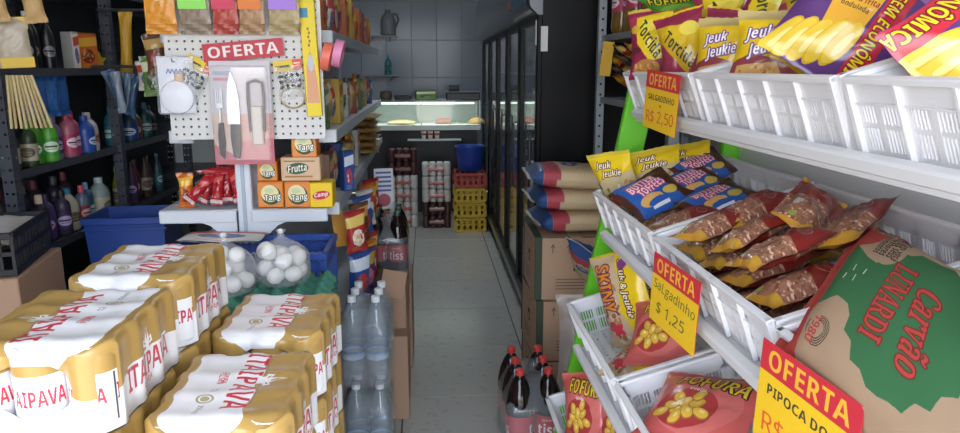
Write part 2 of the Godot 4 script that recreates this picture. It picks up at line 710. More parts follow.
	c.rect(0, 0, 1, 0.03, C("cbb02e"))
	T.skiny = c.tex()
	c = CV.new(320, 256, C("2458a6"))                       # blue toffee bag with brown ends
	c.rect(0, 0, 0.09, 1, C("4a2418"))
	c.poly([[0.5, 0], [1, 0], [1, 1], [0.82, 1], [0.78, 0.4]], C("4a2418"))
	c.oval(0.36, 0.72, 0.2, 0.13, C("dba95c"))
	c.oval(0.42, 0.8, 0.16, 0.07, C("2458a6"))
	c.rect(0.3, 0.85, 0.3, 0.05, C("e8e4e2"))
	c.text("BUTTER", 0.45, 0.26, 0.2, C("f1dde4"), -0.12, 0.5, "Droid Sans", 700, 0.2, 0.02, C("c2345f"))
	c.text("TOFFEES", 0.52, 0.46, 0.19, C("f1dde4"), -0.12, 0.5, "Droid Sans", 700, 0.2, 0.02, C("c2345f"))
	c.oval(0.72, 0.7, 0.12, 0.1, C("d4b34c"))
	T.toffee = c.tex()
	c = CV.new(384, 192, C("92624a"))                       # peanut candy bag: clear with nuts, dark red field, yellow ends
	c.scatter(300, 0.05, 0.0, 0.62, 1.0, 0.016, 0.04, [C("ac7c62"), C("80503c"), C("c99f82"), C("9c6a52"), C("6f4030"), C("d8b598"), C("8f5545")], 0.7)
	c.poly([[0.54, 0.0], [0.94, 0.0], [0.94, 1], [0.48, 1], [0.6, 0.5]], C("7f241f"))
	c.poly([[0.56, 0.3], [0.94, 0.2], [0.94, 0.34], [0.58, 0.44]], C("97352c"))
	c.rect(0, 0, 0.06, 1, C("c08a2c"))
	c.rect(0.94, 0, 0.06, 1, C("c0922c"))
	c.poly([[0.05, 0.55], [0.14, 0.7], [0.14, 1], [0.05, 1]], C("c4922e"))
	c.oval(0.12, 0.3, 0.03, 0.07, C("7f9a3f"))
	c.ring(0.75, 0.62, 0.13, 0.02, C("c08578"))
	c.oval(0.36, 0.22, 0.07, 0.05, C("cbbdb4"))
	c.oval(0.43, 0.28, 0.05, 0.04, C("bfaea4"))
	T.peanut = c.tex()
	# big purple crisps bags: a red band along one side, a second face with it along the other
	for face in 2:
		var sh: float = [0.0, 0.16][face]
		c = CV.new(512, 512, C("5b3272"))
		c.poly([[0, 0], [1, 0], [1, 0.3], [0, 0.2]], C("8d63a0"))
		c.poly([[0.2 + sh, 0.36], [0.42 + sh, 0.32], [0.56 + sh, 0.38], [0.54 + sh, 0.66], [0.26 + sh, 0.7]], C("e3a62d"))
		for k in 5:
			var cx := 0.08 + sh + 0.1 * k
			var cy := 0.88 - 0.03 * k
			c.oval(cx, cy, 0.075, 0.17, C("d9ac22"), 0.25)
			c.oval(cx, cy, 0.066, 0.155, C("e6c23a"), 0.25)
			c.oval(cx + 0.01, cy + 0.01, 0.03, 0.09, C("f0dc86"), 0.25)
		c.oval(0.22 + sh, 0.24, 0.2, 0.17, C("d9ac22"), -0.5)
		c.oval(0.22 + sh, 0.24, 0.18, 0.15, C("ecc93e"), -0.5)
		c.oval(0.24 + sh, 0.22, 0.08, 0.06, C("f5e6a4"), -0.5)
		var x: float = [0.66, 0.09][face]
		c.rect(x - 0.085, 0, 0.17, 1, C("c32638"))
		c.text("EMBALAGEM ECONÔMICA", x, 0.5, 0.12, C("ecd21f"), PI / 2, 1.0, "Droid Sans", 700, 0.0, 0.008, C("7d1626"))
		c.text("Batata frita", 0.4 + sh, 0.46, 0.042, C("8c2431"), -0.05)
		c.text("ondulada", 0.4 + sh, 0.52, 0.038, C("4b3a2c"), -0.05)
		T[["crisps", "crisps_b"][face]] = c.tex()
	# charcoal sack
	c = CV.new(512, 768, C("b29478"))
	c.rect(0, 0.90, 1, 0.10, C("bb4a42"))
	c.poly([[0, 0.66], [0.08, 0.78], [0.3, 0.91], [0, 0.91]], C("bb4a42"))
	c.text("CARVÃO VEGETAL", 0.6, 0.925, 0.026, C("8d2f2b"), 0, 0.7)
	c.text("CARVÃO DE QUALIDADE", 0.6, 0.96, 0.02, C("8d2f2b"), 0, 0.7)
	c.poly([[0.26, 0.90], [0.33, 0.83], [0.36, 0.76], [0.68, 0.76], [0.66, 0.84], [0.74, 0.90]], C("3f7148"))
	c.oval(0.52, 0.60, 0.42, 0.2, C("3f7148"), 0.0, 0.045, 16)
	c.oval(0.17, 0.77, 0.17, 0.06, C("b29478"))
	c.text("Com você", 0.17, 0.735, 0.026, C("33302b"), 0.0, 0.22)
	c.text("nos seus", 0.17, 0.76, 0.026, C("33302b"), 0.0, 0.2)
	c.text("Melhores", 0.16, 0.785, 0.028, C("33302b"), 0.0, 0.24)
	c.text("momentos", 0.17, 0.812, 0.026, C("33302b"), 0.0, 0.22)
	c.text("LUNARDI", 0.52, 0.68, 0.075, C("c04a40"), 0.0, 0.5, "Droid Serif", 700, 0.0, 0.004, C("7a2a28"))
	c.text("Carvão", 0.58, 0.56, 0.085, C("c04a40"), -0.12, 0.46, "Droid Serif", 700, 0.25, 0.004, C("7a2a28"))
	c.oval(0.87, 0.85, 0.11, 0.05, C("b29478"))
	for k in 4:
		c.ring(0.87, 0.845, 0.046 - 0.006 * k, 0.0025, C("33302b"))
	c.rect(0.77, 0.855, 0.2, 0.03, C("b29478"))
	c.text("1980", 0.87, 0.86, 0.034, C("c04a40"), 0.1, 0.13)
	c.poly([[0, 0], [1, 0], [1, 0.2], [0.6, 0.14], [0, 0.22]], C("3f7148"))
	for k in 4:
		c.rect(0.42 + 0.07 * (k % 2), 0.80 + 0.022 * k, 0.045, 0.005, C("e3ddd0"))
	T.charcoal = c.tex()
	# pink snack bag
	c = CV.new(384, 384, C("cb5d58"))
	c.oval(0.5, 0.52, 0.42, 0.38, C("d67069"))
	c.oval(0.42, 0.6, 0.3, 0.25, C("b23a3c"))
	for k in 11:
		var a := k * 2.4
		var rr := 0.05 + 0.026 * k
		c.oval(0.4 + cos(a) * rr * 0.8, 0.62 + sin(a) * rr * 0.62, 0.085, 0.06, C("a9772b"), a)
		c.oval(0.4 + cos(a) * rr * 0.8, 0.615 + sin(a) * rr * 0.62, 0.076, 0.051, C("e2b544"), a)
		c.oval(0.41 + cos(a) * rr * 0.8, 0.605 + sin(a) * rr * 0.62, 0.03, 0.018, C("f0d384"), a)
	c.text("FOFURA", 0.56, 0.22, 0.19, C("e8c62d"), 0.14, 0.72, "Droid Sans", 700, 0.0, 0.016, C("3d2118"))
	c.text("queijo", 0.45, 0.36, 0.06, C("f2ece6"), 0.14)
	c.rect(0, 0, 1, 0.035, C("cf6a60"))
	c.rect(0, 0.965, 1, 0.035, C("cf6a60"))
	T.fofura = c.tex()
	for q in [["violet", "6d5fa6", "d9c33c", "8f86bd"], ["green", "3d9a3b", "d8c42c", "74b850"]]:
		c = CV.new(192, 192, C(q[1]))
		c.oval(0.5, 0.6, 0.36, 0.28, C(q[3]))
		c.scatter(16, 0.25, 0.45, 0.5, 0.35, 0.04, 0.08, [C("e2b544"), C("c78f33"), C("f0d384")])
		c.text("FOFURA", 0.5, 0.2, 0.18, C(q[2]), 0.1, 0.75, "Droid Sans", 700, 0.0, 0.02, C("2c1c18"))
		T[q[0]] = c.tex()

	# --- price cards and the sign
	for q in [["card_a", "SALGADINHO", "R$ 2,50", "d8452e", true], ["card_b", "SaLgadinho", "$ 1,25", "3a5a2c", false], ["card_c", "PIPOCA DOCE", "R$ 1,50", "e05a2a", true]]:
		c = CV.new(512, 360, C("f0c224"))
		c.rect(0, 0, 1, 0.3, C("cc2f3c"))
		c.text("OFERTA", 0.5, 0.155, 0.2, C("f0b53a"), 0, 0.82)
		if q[4]:
			c.text(q[1], 0.5, 0.45, 0.1, C("3b362b"), 0, 0.78)
			c.text(q[2], 0.5, 0.78, 0.24, C(q[3]), -0.04, 0.82, "Droid Sans", 400)
			if q[0] == "card_a":
				c.text("90 g", 0.5, 0.58, 0.05, C("3b362b"))
		else:
			c.text(q[1], 0.5, 0.47, 0.19, C(q[3]), 0.04, 0.9, "Droid Sans", 400, 0.1)
			c.text(q[2], 0.46, 0.76, 0.2, C(q[3]), 0.0, 0.62, "Droid Sans", 400, 0.1)
		T[q[0]] = c.tex()
	c = CV.new(512, 160, C("bf3340"))
	c.text("OFERTA", 0.5, 0.5, 0.62, C("e8e0dd"), 0.0, 0.88)
	T.sign = c.tex()

	# --- pegboard goods
	c = CV.new(256, 128, C("e0c02a"))
	c.rect(0.68, 0, 0.32, 1, C("d8563f"))
	c.rect(0.06, 0.45, 0.5, 0.2, C("3b3422"))
	c.rect(0.72, 0.3, 0.22, 0.12, C("ecd9c0"))
	T.header = c.tex()
	c = CV.new(64, 512, C("e6cc22"))
	c.rect(0, 0.0, 1, 0.16, C("e2c61e"))
	c.rect(0.05, 0.2, 0.5, 0.07, C("3c86a8"))
	for k in 5:
		c.rect(0.42 + 0.06 * (k % 2), 0.34 + 0.03 * k, 0.14, 0.02, C("8d6a1c"))
	c.poly([[0.2, 0.62], [0.5, 0.5], [0.75, 0.62], [0.95, 0.9], [0.1, 0.9]], C("d99a75"))
	c.oval(0.5, 0.6, 0.2, 0.06, C("b9bfc4"))
	c.rect(0, 0.9, 1, 0.1, C("e9cf1d"))
	T.long_card = c.tex()
	c = CV.new(256, 448, C("c9c2c8"))
	c.poly([[0, 0.52], [1, 0.5], [1, 1], [0, 1]], C("c98f86"))
	c.poly([[0, 0.8], [1, 0.74], [1, 1], [0, 1]], C("c4606b"))
	c.poly([[0, 0.5], [0.34, 0.5], [0.3, 0.9], [0, 0.8]], C("d8b9a5"))
	c.rect(0.06, 0.1, 0.3, 0.04, C("9aa2b5"))
	c.rect(0.06, 0.16, 0.3, 0.03, C("c77f86"))
	c.rect(0.62, 0.16, 0.3, 0.3, C("a8a0a8"))
	T.blister = c.tex()
	c = CV.new(192, 192, C("dfe2e8"))
	for k in 9:
		c.line(Vector2(0.24 + 0.055 * k, 0.3 - 0.08 * (k % 2)), Vector2(0.295 + 0.055 * k, 0.22 + 0.08 * (k % 2)), 0.03, C("4a5fa6"))
	c.oval(0.5, 0.62, 0.36, 0.3, C("eef0f4"))
	c.oval(0.42, 0.62, 0.14, 0.1, C("b9c6e2"))
	T.disc = c.tex()

	# --- boxes on the end shelf
	c = CV.new(192, 192, C("e08a35"))
	c.rect(0, 0, 1, 0.08, C("d87a2b"))
	c.oval(0.52, 0.52, 0.38, 0.38, C("2f4a2b"))
	c.oval(0.48, 0.46, 0.34, 0.33, C("e9d9a4"))
	c.text("Tang", 0.58, 0.64, 0.3, C("f5f1e8"), -0.12, 0.62, "Droid Sans", 700, 0.15, 0.03, C("2b4a26"))
	c.oval(0.45, 0.35, 0.18, 0.1, C("c9d4a0"))
	T.tang = c.tex()
	c = CV.new(256, 160, C("d3b08c"))
	c.rect(0.08, 0.14, 0.8, 0.06, C("8f6a43"))
	c.rect(0.1, 0.78, 0.7, 0.08, C("b0762f"))
	c.oval(0.42, 0.47, 0.28, 0.24, C("2f5a35"), -0.1)
	c.text("Frutta", 0.42, 0.46, 0.3, C("efe9da"), -0.12, 0.48, "Droid Sans", 700, 0.2, 0.02, C("1f3a22"))
	T.fruta = c.tex()
	c = CV.new(192, 192, C("edc612"))
	c.oval(0.5, 0.5, 0.38, 0.17, C("c92b3a"), -0.15)
	c.text("Camp", 0.5, 0.5, 0.22, C("f3e9e6"), -0.12, 0.6, "Droid Sans", 700, 0.2)
	T.camp = c.tex()
	c = CV.new(128, 256, C("a81f28"))
	c.scatter(12, 0.1, 0.05, 0.8, 0.9, 0.03, 0.07, [C("c43a40"), C("8a161f"), C("d98a80")], 0.4)
	c.rect(0, 0.86, 1, 0.1, C("cdbab4"))
	c.poly([[0.1, 0.3], [0.9, 0.2], [0.9, 0.32], [0.1, 0.44]], C("cf5a55"))
	T.redsachet = c.tex()

	# --- sacks, cartons, labels
	c = CV.new(256, 384, C("cdb48e"))
	c.scatter(500, 0.0, 0.2, 1.0, 0.8, 0.004, 0.008, [C("d6bf9b"), C("c3a983"), C("cab18b"), C("d2ba95")], 0.5)
	c.rect(0, 0, 1, 0.15, C("2b4a80"))
	c.rect(0, 0, 1, 0.03, C("d8d2c4"))
	c.poly([[0, 0.15], [1, 0.15], [1, 0.27], [0, 0.31]], C("b04450"))
	c.oval(0.5, 0.42, 0.2, 0.08, C("27427c"))
	c.oval(0.5, 0.42, 0.15, 0.03, C("8fa0c4"))
	T.grain = c.tex()
	c = CV.new(512, 384, C("b8967a"))
	c.scatter(300, 0.0, 0.0, 1.0, 1.0, 0.004, 0.02, [C("b69377"), C("ba987d"), C("b49175")], 0.3)
	c.rect(0, 0.0, 0.09, 1.0, C("3f4a38"))
	for k in 3:
		var x := 0.22 + 0.2 * k
		c.line(Vector2(x, 0.12), Vector2(x, 0.25), 0.012, C("5f4c3c"))
		c.line(Vector2(x - 0.025, 0.17), Vector2(x, 0.11), 0.012, C("5f4c3c"))
		c.line(Vector2(x + 0.025, 0.17), Vector2(x, 0.11), 0.012, C("5f4c3c"))
	c.rect(0.48, 0.34, 0.13, 0.2, C("2e2a22"))
	c.oval(0.54, 0.46, 0.04, 0.06, C("c9a23a"))
	for k in 4:
		c.rect(0.26, 0.66 + 0.05 * k, 0.36, 0.02, C("82674f"))
	T.carton = c.tex()
	c = CV.new(256, 192, C("a98870"))
	c.scatter(160, 0.0, 0.0, 1.0, 1.0, 0.004, 0.02, [C("a7866d"), C("ab8a73"), C("a5836b")], 0.3)
	c.rect(0, 0.47, 1, 0.06, C("a98a70"))
	T.plain_carton = c.tex()
	c = CV.new(512, 128, C("b9232f"))
	for k in 2:
		c.text("tiss", 0.25 + 0.5 * k, 0.62, 0.55, C("efe6e4"), 0, 0.24)
		c.text("guaraná", 0.25 + 0.5 * k, 0.2, 0.2, C("e0b9b4"), 0, 0.14)
	T.tiss = c.tex()
	c = CV.new(256, 64, C("b2c3d2"))
	c.rect(0, 0.0, 1, 0.28, C("3f82c4"))
	T.water = c.tex()
	c = CV.new(128, 192, C("d8dce4"))
	for k in 5:
		c.rect(0.1, 0.08 + 0.11 * k, 0.8, 0.05, C("4a5f9a"))
	c.oval(0.5, 0.78, 0.34, 0.16, C("b85a66"))
	T.price_list = c.tex()

	# --- goods on the gondola and the wall shelving: field, band, patch
	var k := 0
	for q in [["g_orange", "cf6a24", "e8b23a", "7a2a1c"], ["g_blue", "2d4f96", "d8dfe8", "c23a38"], ["g_green", "5d7f3a", "d9d6b4", "2e4a26"], ["g_red", "a82a2c", "e3c46a", "f0ddd0"], ["g_straw", "bd9c5a", "d9c48a", "8a5d2c"], ["g_purple", "4d3a68", "b89a4a", "c76a84"], ["g_white", "cfcdc6", "c24a40", "4a6a9a"], ["g_brown", "6a4630", "c9a05a", "8a2a28"], ["g_yellow", "d6b12a", "b8422c", "f0e4b0"], ["g_dark", "2c2a34", "6a5a4a", "8a3a44"]]:
		c = CV.new(96, 128, C(q[1]))
		c.r.seed = 77 + k
		c.rect(0, 0, 1, 0.06, C(q[1]).darkened(0.2))
		c.poly([[0, 0.16], [1, 0.1], [1, 0.34], [0, 0.4]], C(q[2]))
		c.oval(0.5, 0.64, 0.32, 0.2, C(q[3]), 0.1 * k)
		c.scatter(12, 0.25, 0.5, 0.5, 0.3, 0.03, 0.07, [C(q[2]), C(q[3]).lightened(0.25), C(q[1]).lightened(0.2)])
		for j in 3:
			c.rect(0.2, 0.86 + 0.04 * j, 0.25 + 0.3 * c.r.randf(), 0.014, C(q[2]))
		T[q[0]] = c.tex()
		k += 1
	# bottle labels
	for q in [["l_green", "3d9a33", "e4ecd8"], ["l_pink", "b83a62", "f0d9e0"], ["l_blue", "244b9c", "d0dcec"], ["l_white", "d9d6d4", "c2552f"], ["l_purple", "4a3562", "c9b6d8"], ["l_dark", "1c1b22", "8d8a90"], ["l_teal", "1d6a72", "b6d0cc"], ["l_cream", "b9b19a", "6a5a42"], ["l_red", "8c2a35", "d8b0a8"]]:
		c = CV.new(128, 96, C(q[1]))
		for j in 2:
			c.oval(0.25 + 0.5 * j, 0.5, 0.16, 0.3, C(q[2]))
			c.rect(0.13 + 0.5 * j, 0.44, 0.24, 0.1, C(q[1]).darkened(0.3))
			c.rect(0.16 + 0.5 * j, 0.62, 0.18, 0.04, C(q[1]))
		T[q[0]] = c.tex()
	# cloth of haze-grey scratches for metal and plaster
	c = CV.new(256, 256, Color(1, 1, 1))
	c.scatter(240, 0, 0, 1, 1, 0.004, 0.03, [Color(0.97, 0.97, 0.96), Color(0.94, 0.94, 0.93), Color(1, 1, 1), Color(0.96, 0.95, 0.95)], 0.5)
	T.wear = c.tex()


func crown(c: CV, x: float, y: float, size: float, dirn: float, col: Color) -> void:
	# the fleur-like crown of the beer brand, pointing along +x (dirn 1) or -x
	var a := size * 0.5      # along, as a share of the sheet's height
	var k := float(c.h) / c.w
	var f := func(px: float, py: float) -> Array: return [x + dirn * px * a * k, y + py * a]
	var shape := [[-0.3, -0.2], [0.0, -0.2], [0.05, -0.62], [0.42, -0.52], [0.3, -0.26], [0.62, -0.16], [1.2, 0.0], [0.62, 0.16], [0.3, 0.26], [0.42, 0.52], [0.05, 0.62], [0.0, 0.2], [-0.3, 0.2]]
	var outer := []
	var inner := []
	for q in shape:
		outer.append(f.call(q[0], q[1]))
	c.poly(outer, col)
	var g := C("b08c4c")
	for part in [[[0.14, -0.42], [0.3, -0.42], [0.2, -0.24], [0.12, -0.2]], [[0.14, 0.42], [0.3, 0.42], [0.2, 0.24], [0.12, 0.2]], [[0.34, -0.06], [0.66, -0.1], [1.0, 0.0], [0.66, 0.1], [0.34, 0.06]]]:
		inner = []
		for q in part:
			inner.append(f.call(q[0], q[1]))
		c.poly(inner, g)


# ---------------------------------------------------------------- builders
func film_mesh(W := 0.2, L := 0.266, H := 0.124) -> ArrayMesh:
	var r := 0.033
	var pitch := 0.0665
	var rc := 0.013
	var scal := func(a: float, last: float, cap: float) -> float:
		var q := absf(a)
		if q > last:
			var dz := minf(q - last, r)
			return r - sqrt(maxf(r * r - dz * dz, 0.0))
		var near := INF
		var c := last
		while c >= -last - 0.001:
			near = minf(near, absf(q - c))
			c -= pitch
		return minf(r - sqrt(maxf(r * r - near * near, 0.0)), cap)
	# outline once round: (x share, height, u)
	var o := []
	for i in 6:
		o.append([-1.0, lerpf(0.004, H - rc, i / 5.0), lerpf(0.0, 0.185, i / 5.0), 0.0])
	for i in range(1, 5):
		var a := PI / 2 * i / 5.0
		o.append([-1.0, H - rc + rc * sin(a), 0.185 + 0.014 * i / 5.0, rc * (1 - cos(a))])
	for i in 19:
		o.append([lerpf(-1.0, 1.0, i / 18.0), H, lerpf(0.199, 0.493, i / 18.0), -1.0])
	for i in range(1, 5):
		var a := PI / 2 * (1.0 - i / 5.0)
		o.append([1.0, H - rc + rc * sin(a), 0.493 + 0.014 * i / 5.0, rc * (1 - cos(a))])
	for i in 6:
		o.append([1.0, lerpf(H - rc, 0.004, i / 5.0), lerpf(0.507, 0.692, i / 5.0), 0.0])
	for i in 9:
		o.append([lerpf(1.0, -1.0, i / 8.0), 0.002, lerpf(0.692, 1.0, i / 8.0), -1.0])
	var cols := o.size()
	var zs: Array[float] = []
	var last := 1.5 * pitch
	for k in 7:
		zs.append(-last - r * sin(PI / 2 * (1.0 - k / 7.0)))
	for k in 25:
		zs.append(lerpf(-last, last, k / 24.0))
	for k in range(1, 8):
		zs.append(last + r * sin(PI / 2 * k / 7.0))
	var p := PackedVector3Array()
	var uv := PackedVector2Array()
	var rings := []
	for e in [[-1.0, 5], [-1.0, 4], [-1.0, 3], [-1.0, 2], [-1.0, 1]]:
		rings.append(e)
	for z in zs:
		rings.append([0.0, z])
	for k in range(1, 6):
		rings.append([1.0, k])
	for rg in rings:
		var cap: float = rg[0]
		var z: float = rg[1] if cap == 0.0 else cap * (last + r)
		var wd: float = W / 2 - scal.call(z, last, 0.0052)
		for c in cols:
			var q: Array = o[c]
			var x: float
			if q[3] < 0.0:
				x = q[0] * (wd - (rc if q[1] > 0.05 else 0.0))
			else:
				x = q[0] * (wd - q[3])
			var y: float = q[1]
			var top_in: float = scal.call(x, pitch, 0.006)
			if y > 0.05 and q[3] < 0.0:
				y -= top_in * 0.45 + minf(scal.call(z, last, 0.006), 0.006) * 0.45
			var zz := z
			var near_end := clampf((absf(z) - last) / r, 0.0, 1.0)
			zz -= signf(z) * scal.call(x, pitch, 0.010) * near_end
			if absf(z) > last and y > H - rc * 1.5:
				y -= 0.010 * pow(near_end, 3.0)
			var v := (z + L / 2) / L
			if cap != 0.0:
				var k: float = rg[1] / 5.0
				var hole := Vector2(x * 0.62, 0.064 + (y - 0.064) * 0.55)
				var ell := Vector2(hole.x, hole.y - 0.064)
				var a := atan2(ell.y / 0.036, ell.x / 0.052)
				hole = Vector2(cos(a) * 0.052, 0.064 + sin(a) * 0.036)
				var xy := Vector2(x, y).lerp(hole, k)
				zz = cap * (last + r) - cap * scal.call(xy.x, pitch, 0.010) + cap * 0.0012 * sin(k * PI)
				x = xy.x
				y = xy.y
				v = (0.0 if cap < 0 else 1.0) + cap * 0.06 * k
			p.append(Vector3(x, y, zz))
			uv.append(Vector2(q[2], clampf(v, 0.004, 0.996)))
	var b := MB.new()
	b.grid(p, uv, cols, rings.size(), true, Vector3(0, H / 2, 0))
	return b.mesh()


func can_mesh() -> ArrayMesh:
	return lathed("can", [Vector2(0.0, 0.004), Vector2(0.024, 0.002), Vector2(0.027, 0.002), Vector2(0.032, 0.010), Vector2(0.0325, 0.014), Vector2(0.0325, 0.102), Vector2(0.0315, 0.107), Vector2(0.0265, 0.117), Vector2(0.0262, 0.1185), Vector2(0.0245, 0.1185), Vector2(0.0235, 0.115), Vector2(0.0, 0.115)], 18)


func build_beer() -> void:
	var film := film_mesh()
	var fm := printed("film", 0.3, 0.5, 0.35)
	var cm := printed("can", 0.3)
	var proto := thing("beer_can_pack", "", "beer pack", Transform3D.IDENTITY, "shrink-wrapped beer can packs")
	obj("film", film, fm, proto)
	for i in 3:
		for j in 4:
			var c := obj("can", can_mesh(), cm, proto, turned(Vector3((i - 1) * 0.0662, 0.0015, (j - 1.5) * 0.0662), 60.0 + 35.0 * i))
			c.scale = Vector3(0.97, 0.98, 0.97)
	var first := true
	rng.seed = 5
	var names := ["left", "right"]
	for col in 2:
		var levels := 8 - col
		for lv in levels:
			for row in 2:
				var top := lv == levels - 1
				var x: float = [-0.497, -0.290][col] + (0.0 if top else rng.randf_range(-0.004, 0.004))
				var d: float = [[0.985, 1.275], [1.018, 1.335]][col][row] + (0.0 if top else rng.randf_range(-0.006, 0.006))
				if not top:
					d = [[0.975, 1.272], [1.01, 1.318]][col][row]
				var turn := 180.0 if col == 0 and row == 0 else 0.0
				if not top and rng.randf() < 0.5:
					turn += 180.0
				turn += [[0.0, 1.0], [0.5, -1.5]][col][row] if top else rng.randf_range(-0.5, 0.5)
				var label := ""
				if top:
					label = [["gold and white beer can pack on top of the taller pile, nearest the camera", "gold and white beer can pack topping the taller pile, just before the blue bin"], ["gold and white beer can pack on the lower pile, nearest the camera", "gold and white beer can pack on the lower pile in front of the egg trays"]][col][row]
				else:
					label = "gold and white beer can pack, %s from the bottom, %s row of the %s pile" % [ORD[lv], ["front", "rear"][row], ["taller", "lower"][col]]
				var xf := turned(P(x, 0.112 + lv * 0.1258, d), turn)
				if first:
					first = false
					proto.transform = xf
					proto.set_meta("label", label)
				else:
					copy(proto, xf, label)
	# pallet
	var pal := thing("wooden_pallet", "low wooden pallet under the piled beer packs", "pallet", turned(P(-0.39, 0, 1.15)))
	var pm := mat(C("8a6d4e"), 0.85)
	for i in 5:
		obj("top_board", boxmesh(Vector3(0.085, 0.016, 0.66), 0.002), pm, pal, turned(Vector3(-0.2 + 0.1 * i, 0.104, 0)))
	for i in 3:
		obj("bearer", boxmesh(Vector3(0.48, 0.096, 0.07), 0.002), pm, pal, turned(Vector3(0, 0.048, -0.29 + 0.29 * i)))


func egg_mesh() -> ArrayMesh:
	var pr := []
	for i in 13:
		var a := PI * i / 12.0 - PI / 2
		var y := sin(a)
		pr.append(Vector2(maxf(0.0, cos(a)) * 0.0232 * (1.0 - 0.11 * y), y * 0.0268))
	return lathed("egg", pr, 16)


func build_eggs() -> void:
	# grey-green pulp trays
	var n := 49
	var W := 0.295
	var D := 0.295
	var surf := func(x: float, z: float, thick: float) -> float:
		var a := cos(x / W * TAU * 5.0)
		var b := cos(z / D * TAU * 5.0)
		return 0.021 + 0.019 * (a + b) * 0.5 + 0.004 * maxf(0.0, a * b) + thick
	var mb := MB.new()
	for s in [1.0, -1.0]:
		var p := PackedVector3Array()
		var uv := PackedVector2Array()
		for i in n:
			for j in n:
				var x := lerpf(-W / 2, W / 2, float(j) / (n - 1))
				var z := lerpf(-D / 2, D / 2, float(i) / (n - 1))
				p.append(Vector3(x, surf.call(x, z, 0.0 if s > 0 else -0.0025), z))
				uv.append(Vector2(x, z) * 6.0)
		mb.grid(p, uv, n, n, false, null, Vector3(0, s, 0))
	var tray := mb.mesh()
	var gm := mat(C("3f7a66"), 0.9)
	var base_y := 0.72
	var bx := thing("cardboard_box", "plain brown carton carrying the stacked green egg trays", "box", turned(P(-0.442, 0, 2.06)))
	obj("carton", boxmesh(Vector3(0.3, base_y, 0.3), 0.004), printed("plain_carton", 0.85), bx, turned(Vector3(0, base_y / 2, 0)))
	for k in 5:
		var t := thing("egg_tray", "green moulded pulp egg tray, %s from the bottom of its stack" % ORD[k], "egg tray", turned(P(-0.44, base_y + 0.017 * k, 2.06)), "stacked green egg trays")
		obj("cups", tray, gm, t)
	var ty := base_y + 0.068 + 0.0465
	# eggs in two knotted clear bags, settled by pushing them apart
	var em := mat(C("e8e6e0"), 0.45)
	var film := clear(Color(0.97, 0.97, 0.98), 0.19, 0.22)
	var bags := [[Vector3(-0.435, ty, -2.07), "knotted clear bag of white eggs, the fuller one, on the green trays"], [Vector3(-0.575, ty, -1.985), "knotted clear bag of white eggs behind the taller beer pile"]]
	for bi in 2:
		var ctr: Vector3 = bags[bi][0]
		var er := 0.0264
		var ps: Array[Vector3] = []
		rng.seed = 21 + bi
		for i in 14:
			ps.append(Vector3(rng.randf_range(-0.05, 0.05), er + 0.012 * i, rng.randf_range(-0.05, 0.05)))
		for it in 260:
			for i in ps.size():
				ps[i].y -= 0.0012
				ps[i] -= Vector3(ps[i].x, 0, ps[i].z) * 0.004
			for pas in 3:
				for i in ps.size():
					for j in range(i + 1, ps.size()):
						var dv := ps[j] - ps[i]
						var ln := maxf(dv.length(), 1e-5)
						if ln < er * 2.0:
							var push := dv / ln * (er * 2.0 - ln) * 0.5
							ps[i] -= push
							ps[j] += push
				for i in ps.size():
					ps[i].y = maxf(ps[i].y, er)
					var flat := Vector2(ps[i].x, ps[i].z)
					if flat.length() > 0.05:
						flat = flat.normalized() * 0.05
						ps[i] = Vector3(flat.x, ps[i].y, flat.y)
		var reach := 0.0
		var tall := 0.0
		for p in ps:
			reach = maxf(reach, Vector2(p.x, p.z).length() + er)
			tall = maxf(tall, p.y + er)
		for p in ps:
			var b := Basis.from_euler(Vector3(rng.randf_range(-1.4, 1.4), rng.randf() * TAU, rng.randf_range(-1.4, 1.4)))
			var e := obj("egg", egg_mesh(), em, self, Transform3D(b, ctr + p))
			tag(e, "white hen's egg inside the %s knotted clear bag on the green trays" % ["fuller", "other"][bi], "egg", "white eggs in the %s clear bag" % ["fuller", "other"][bi])
		var bag := thing("egg_bag", bags[bi][1], "bag", Transform3D(Basis(), ctr), "egg bags")
		var pr := []
		for i in 15:
			var q := i / 14.0
			pr.append(Vector2([0.9, 1.0, 1.02, 1.02, 1.02, 1.01, 1.0, 0.98, 0.92, 0.8, 0.62, 0.36, 0.14, 0.1, 0.2][i] * (reach + 0.004), -0.002 + (tall + 0.03) * q))
		var m := MB.new()
		m.lathe(pr, 28)
		var nz := FastNoiseLite.new()
		nz.seed = 3 + bi
		for i in m.v.size():
			var g := m.v[i]
			var w := 1.0 + 0.04 * nz.get_noise_2d(atan2(g.z, g.x) * 60.0, g.y * 900.0)
			m.v[i] = Vector3(g.x * w, g.y, g.z * w)
		obj("film", m.mesh(), film, bag)
		obj("knot", boxmesh(Vector3(0.016, 0.014, 0.016), 0.004), mat(C("dfe3e6"), 0.3), bag, turned(Vector3(0, tall + 0.024, 0), 20))


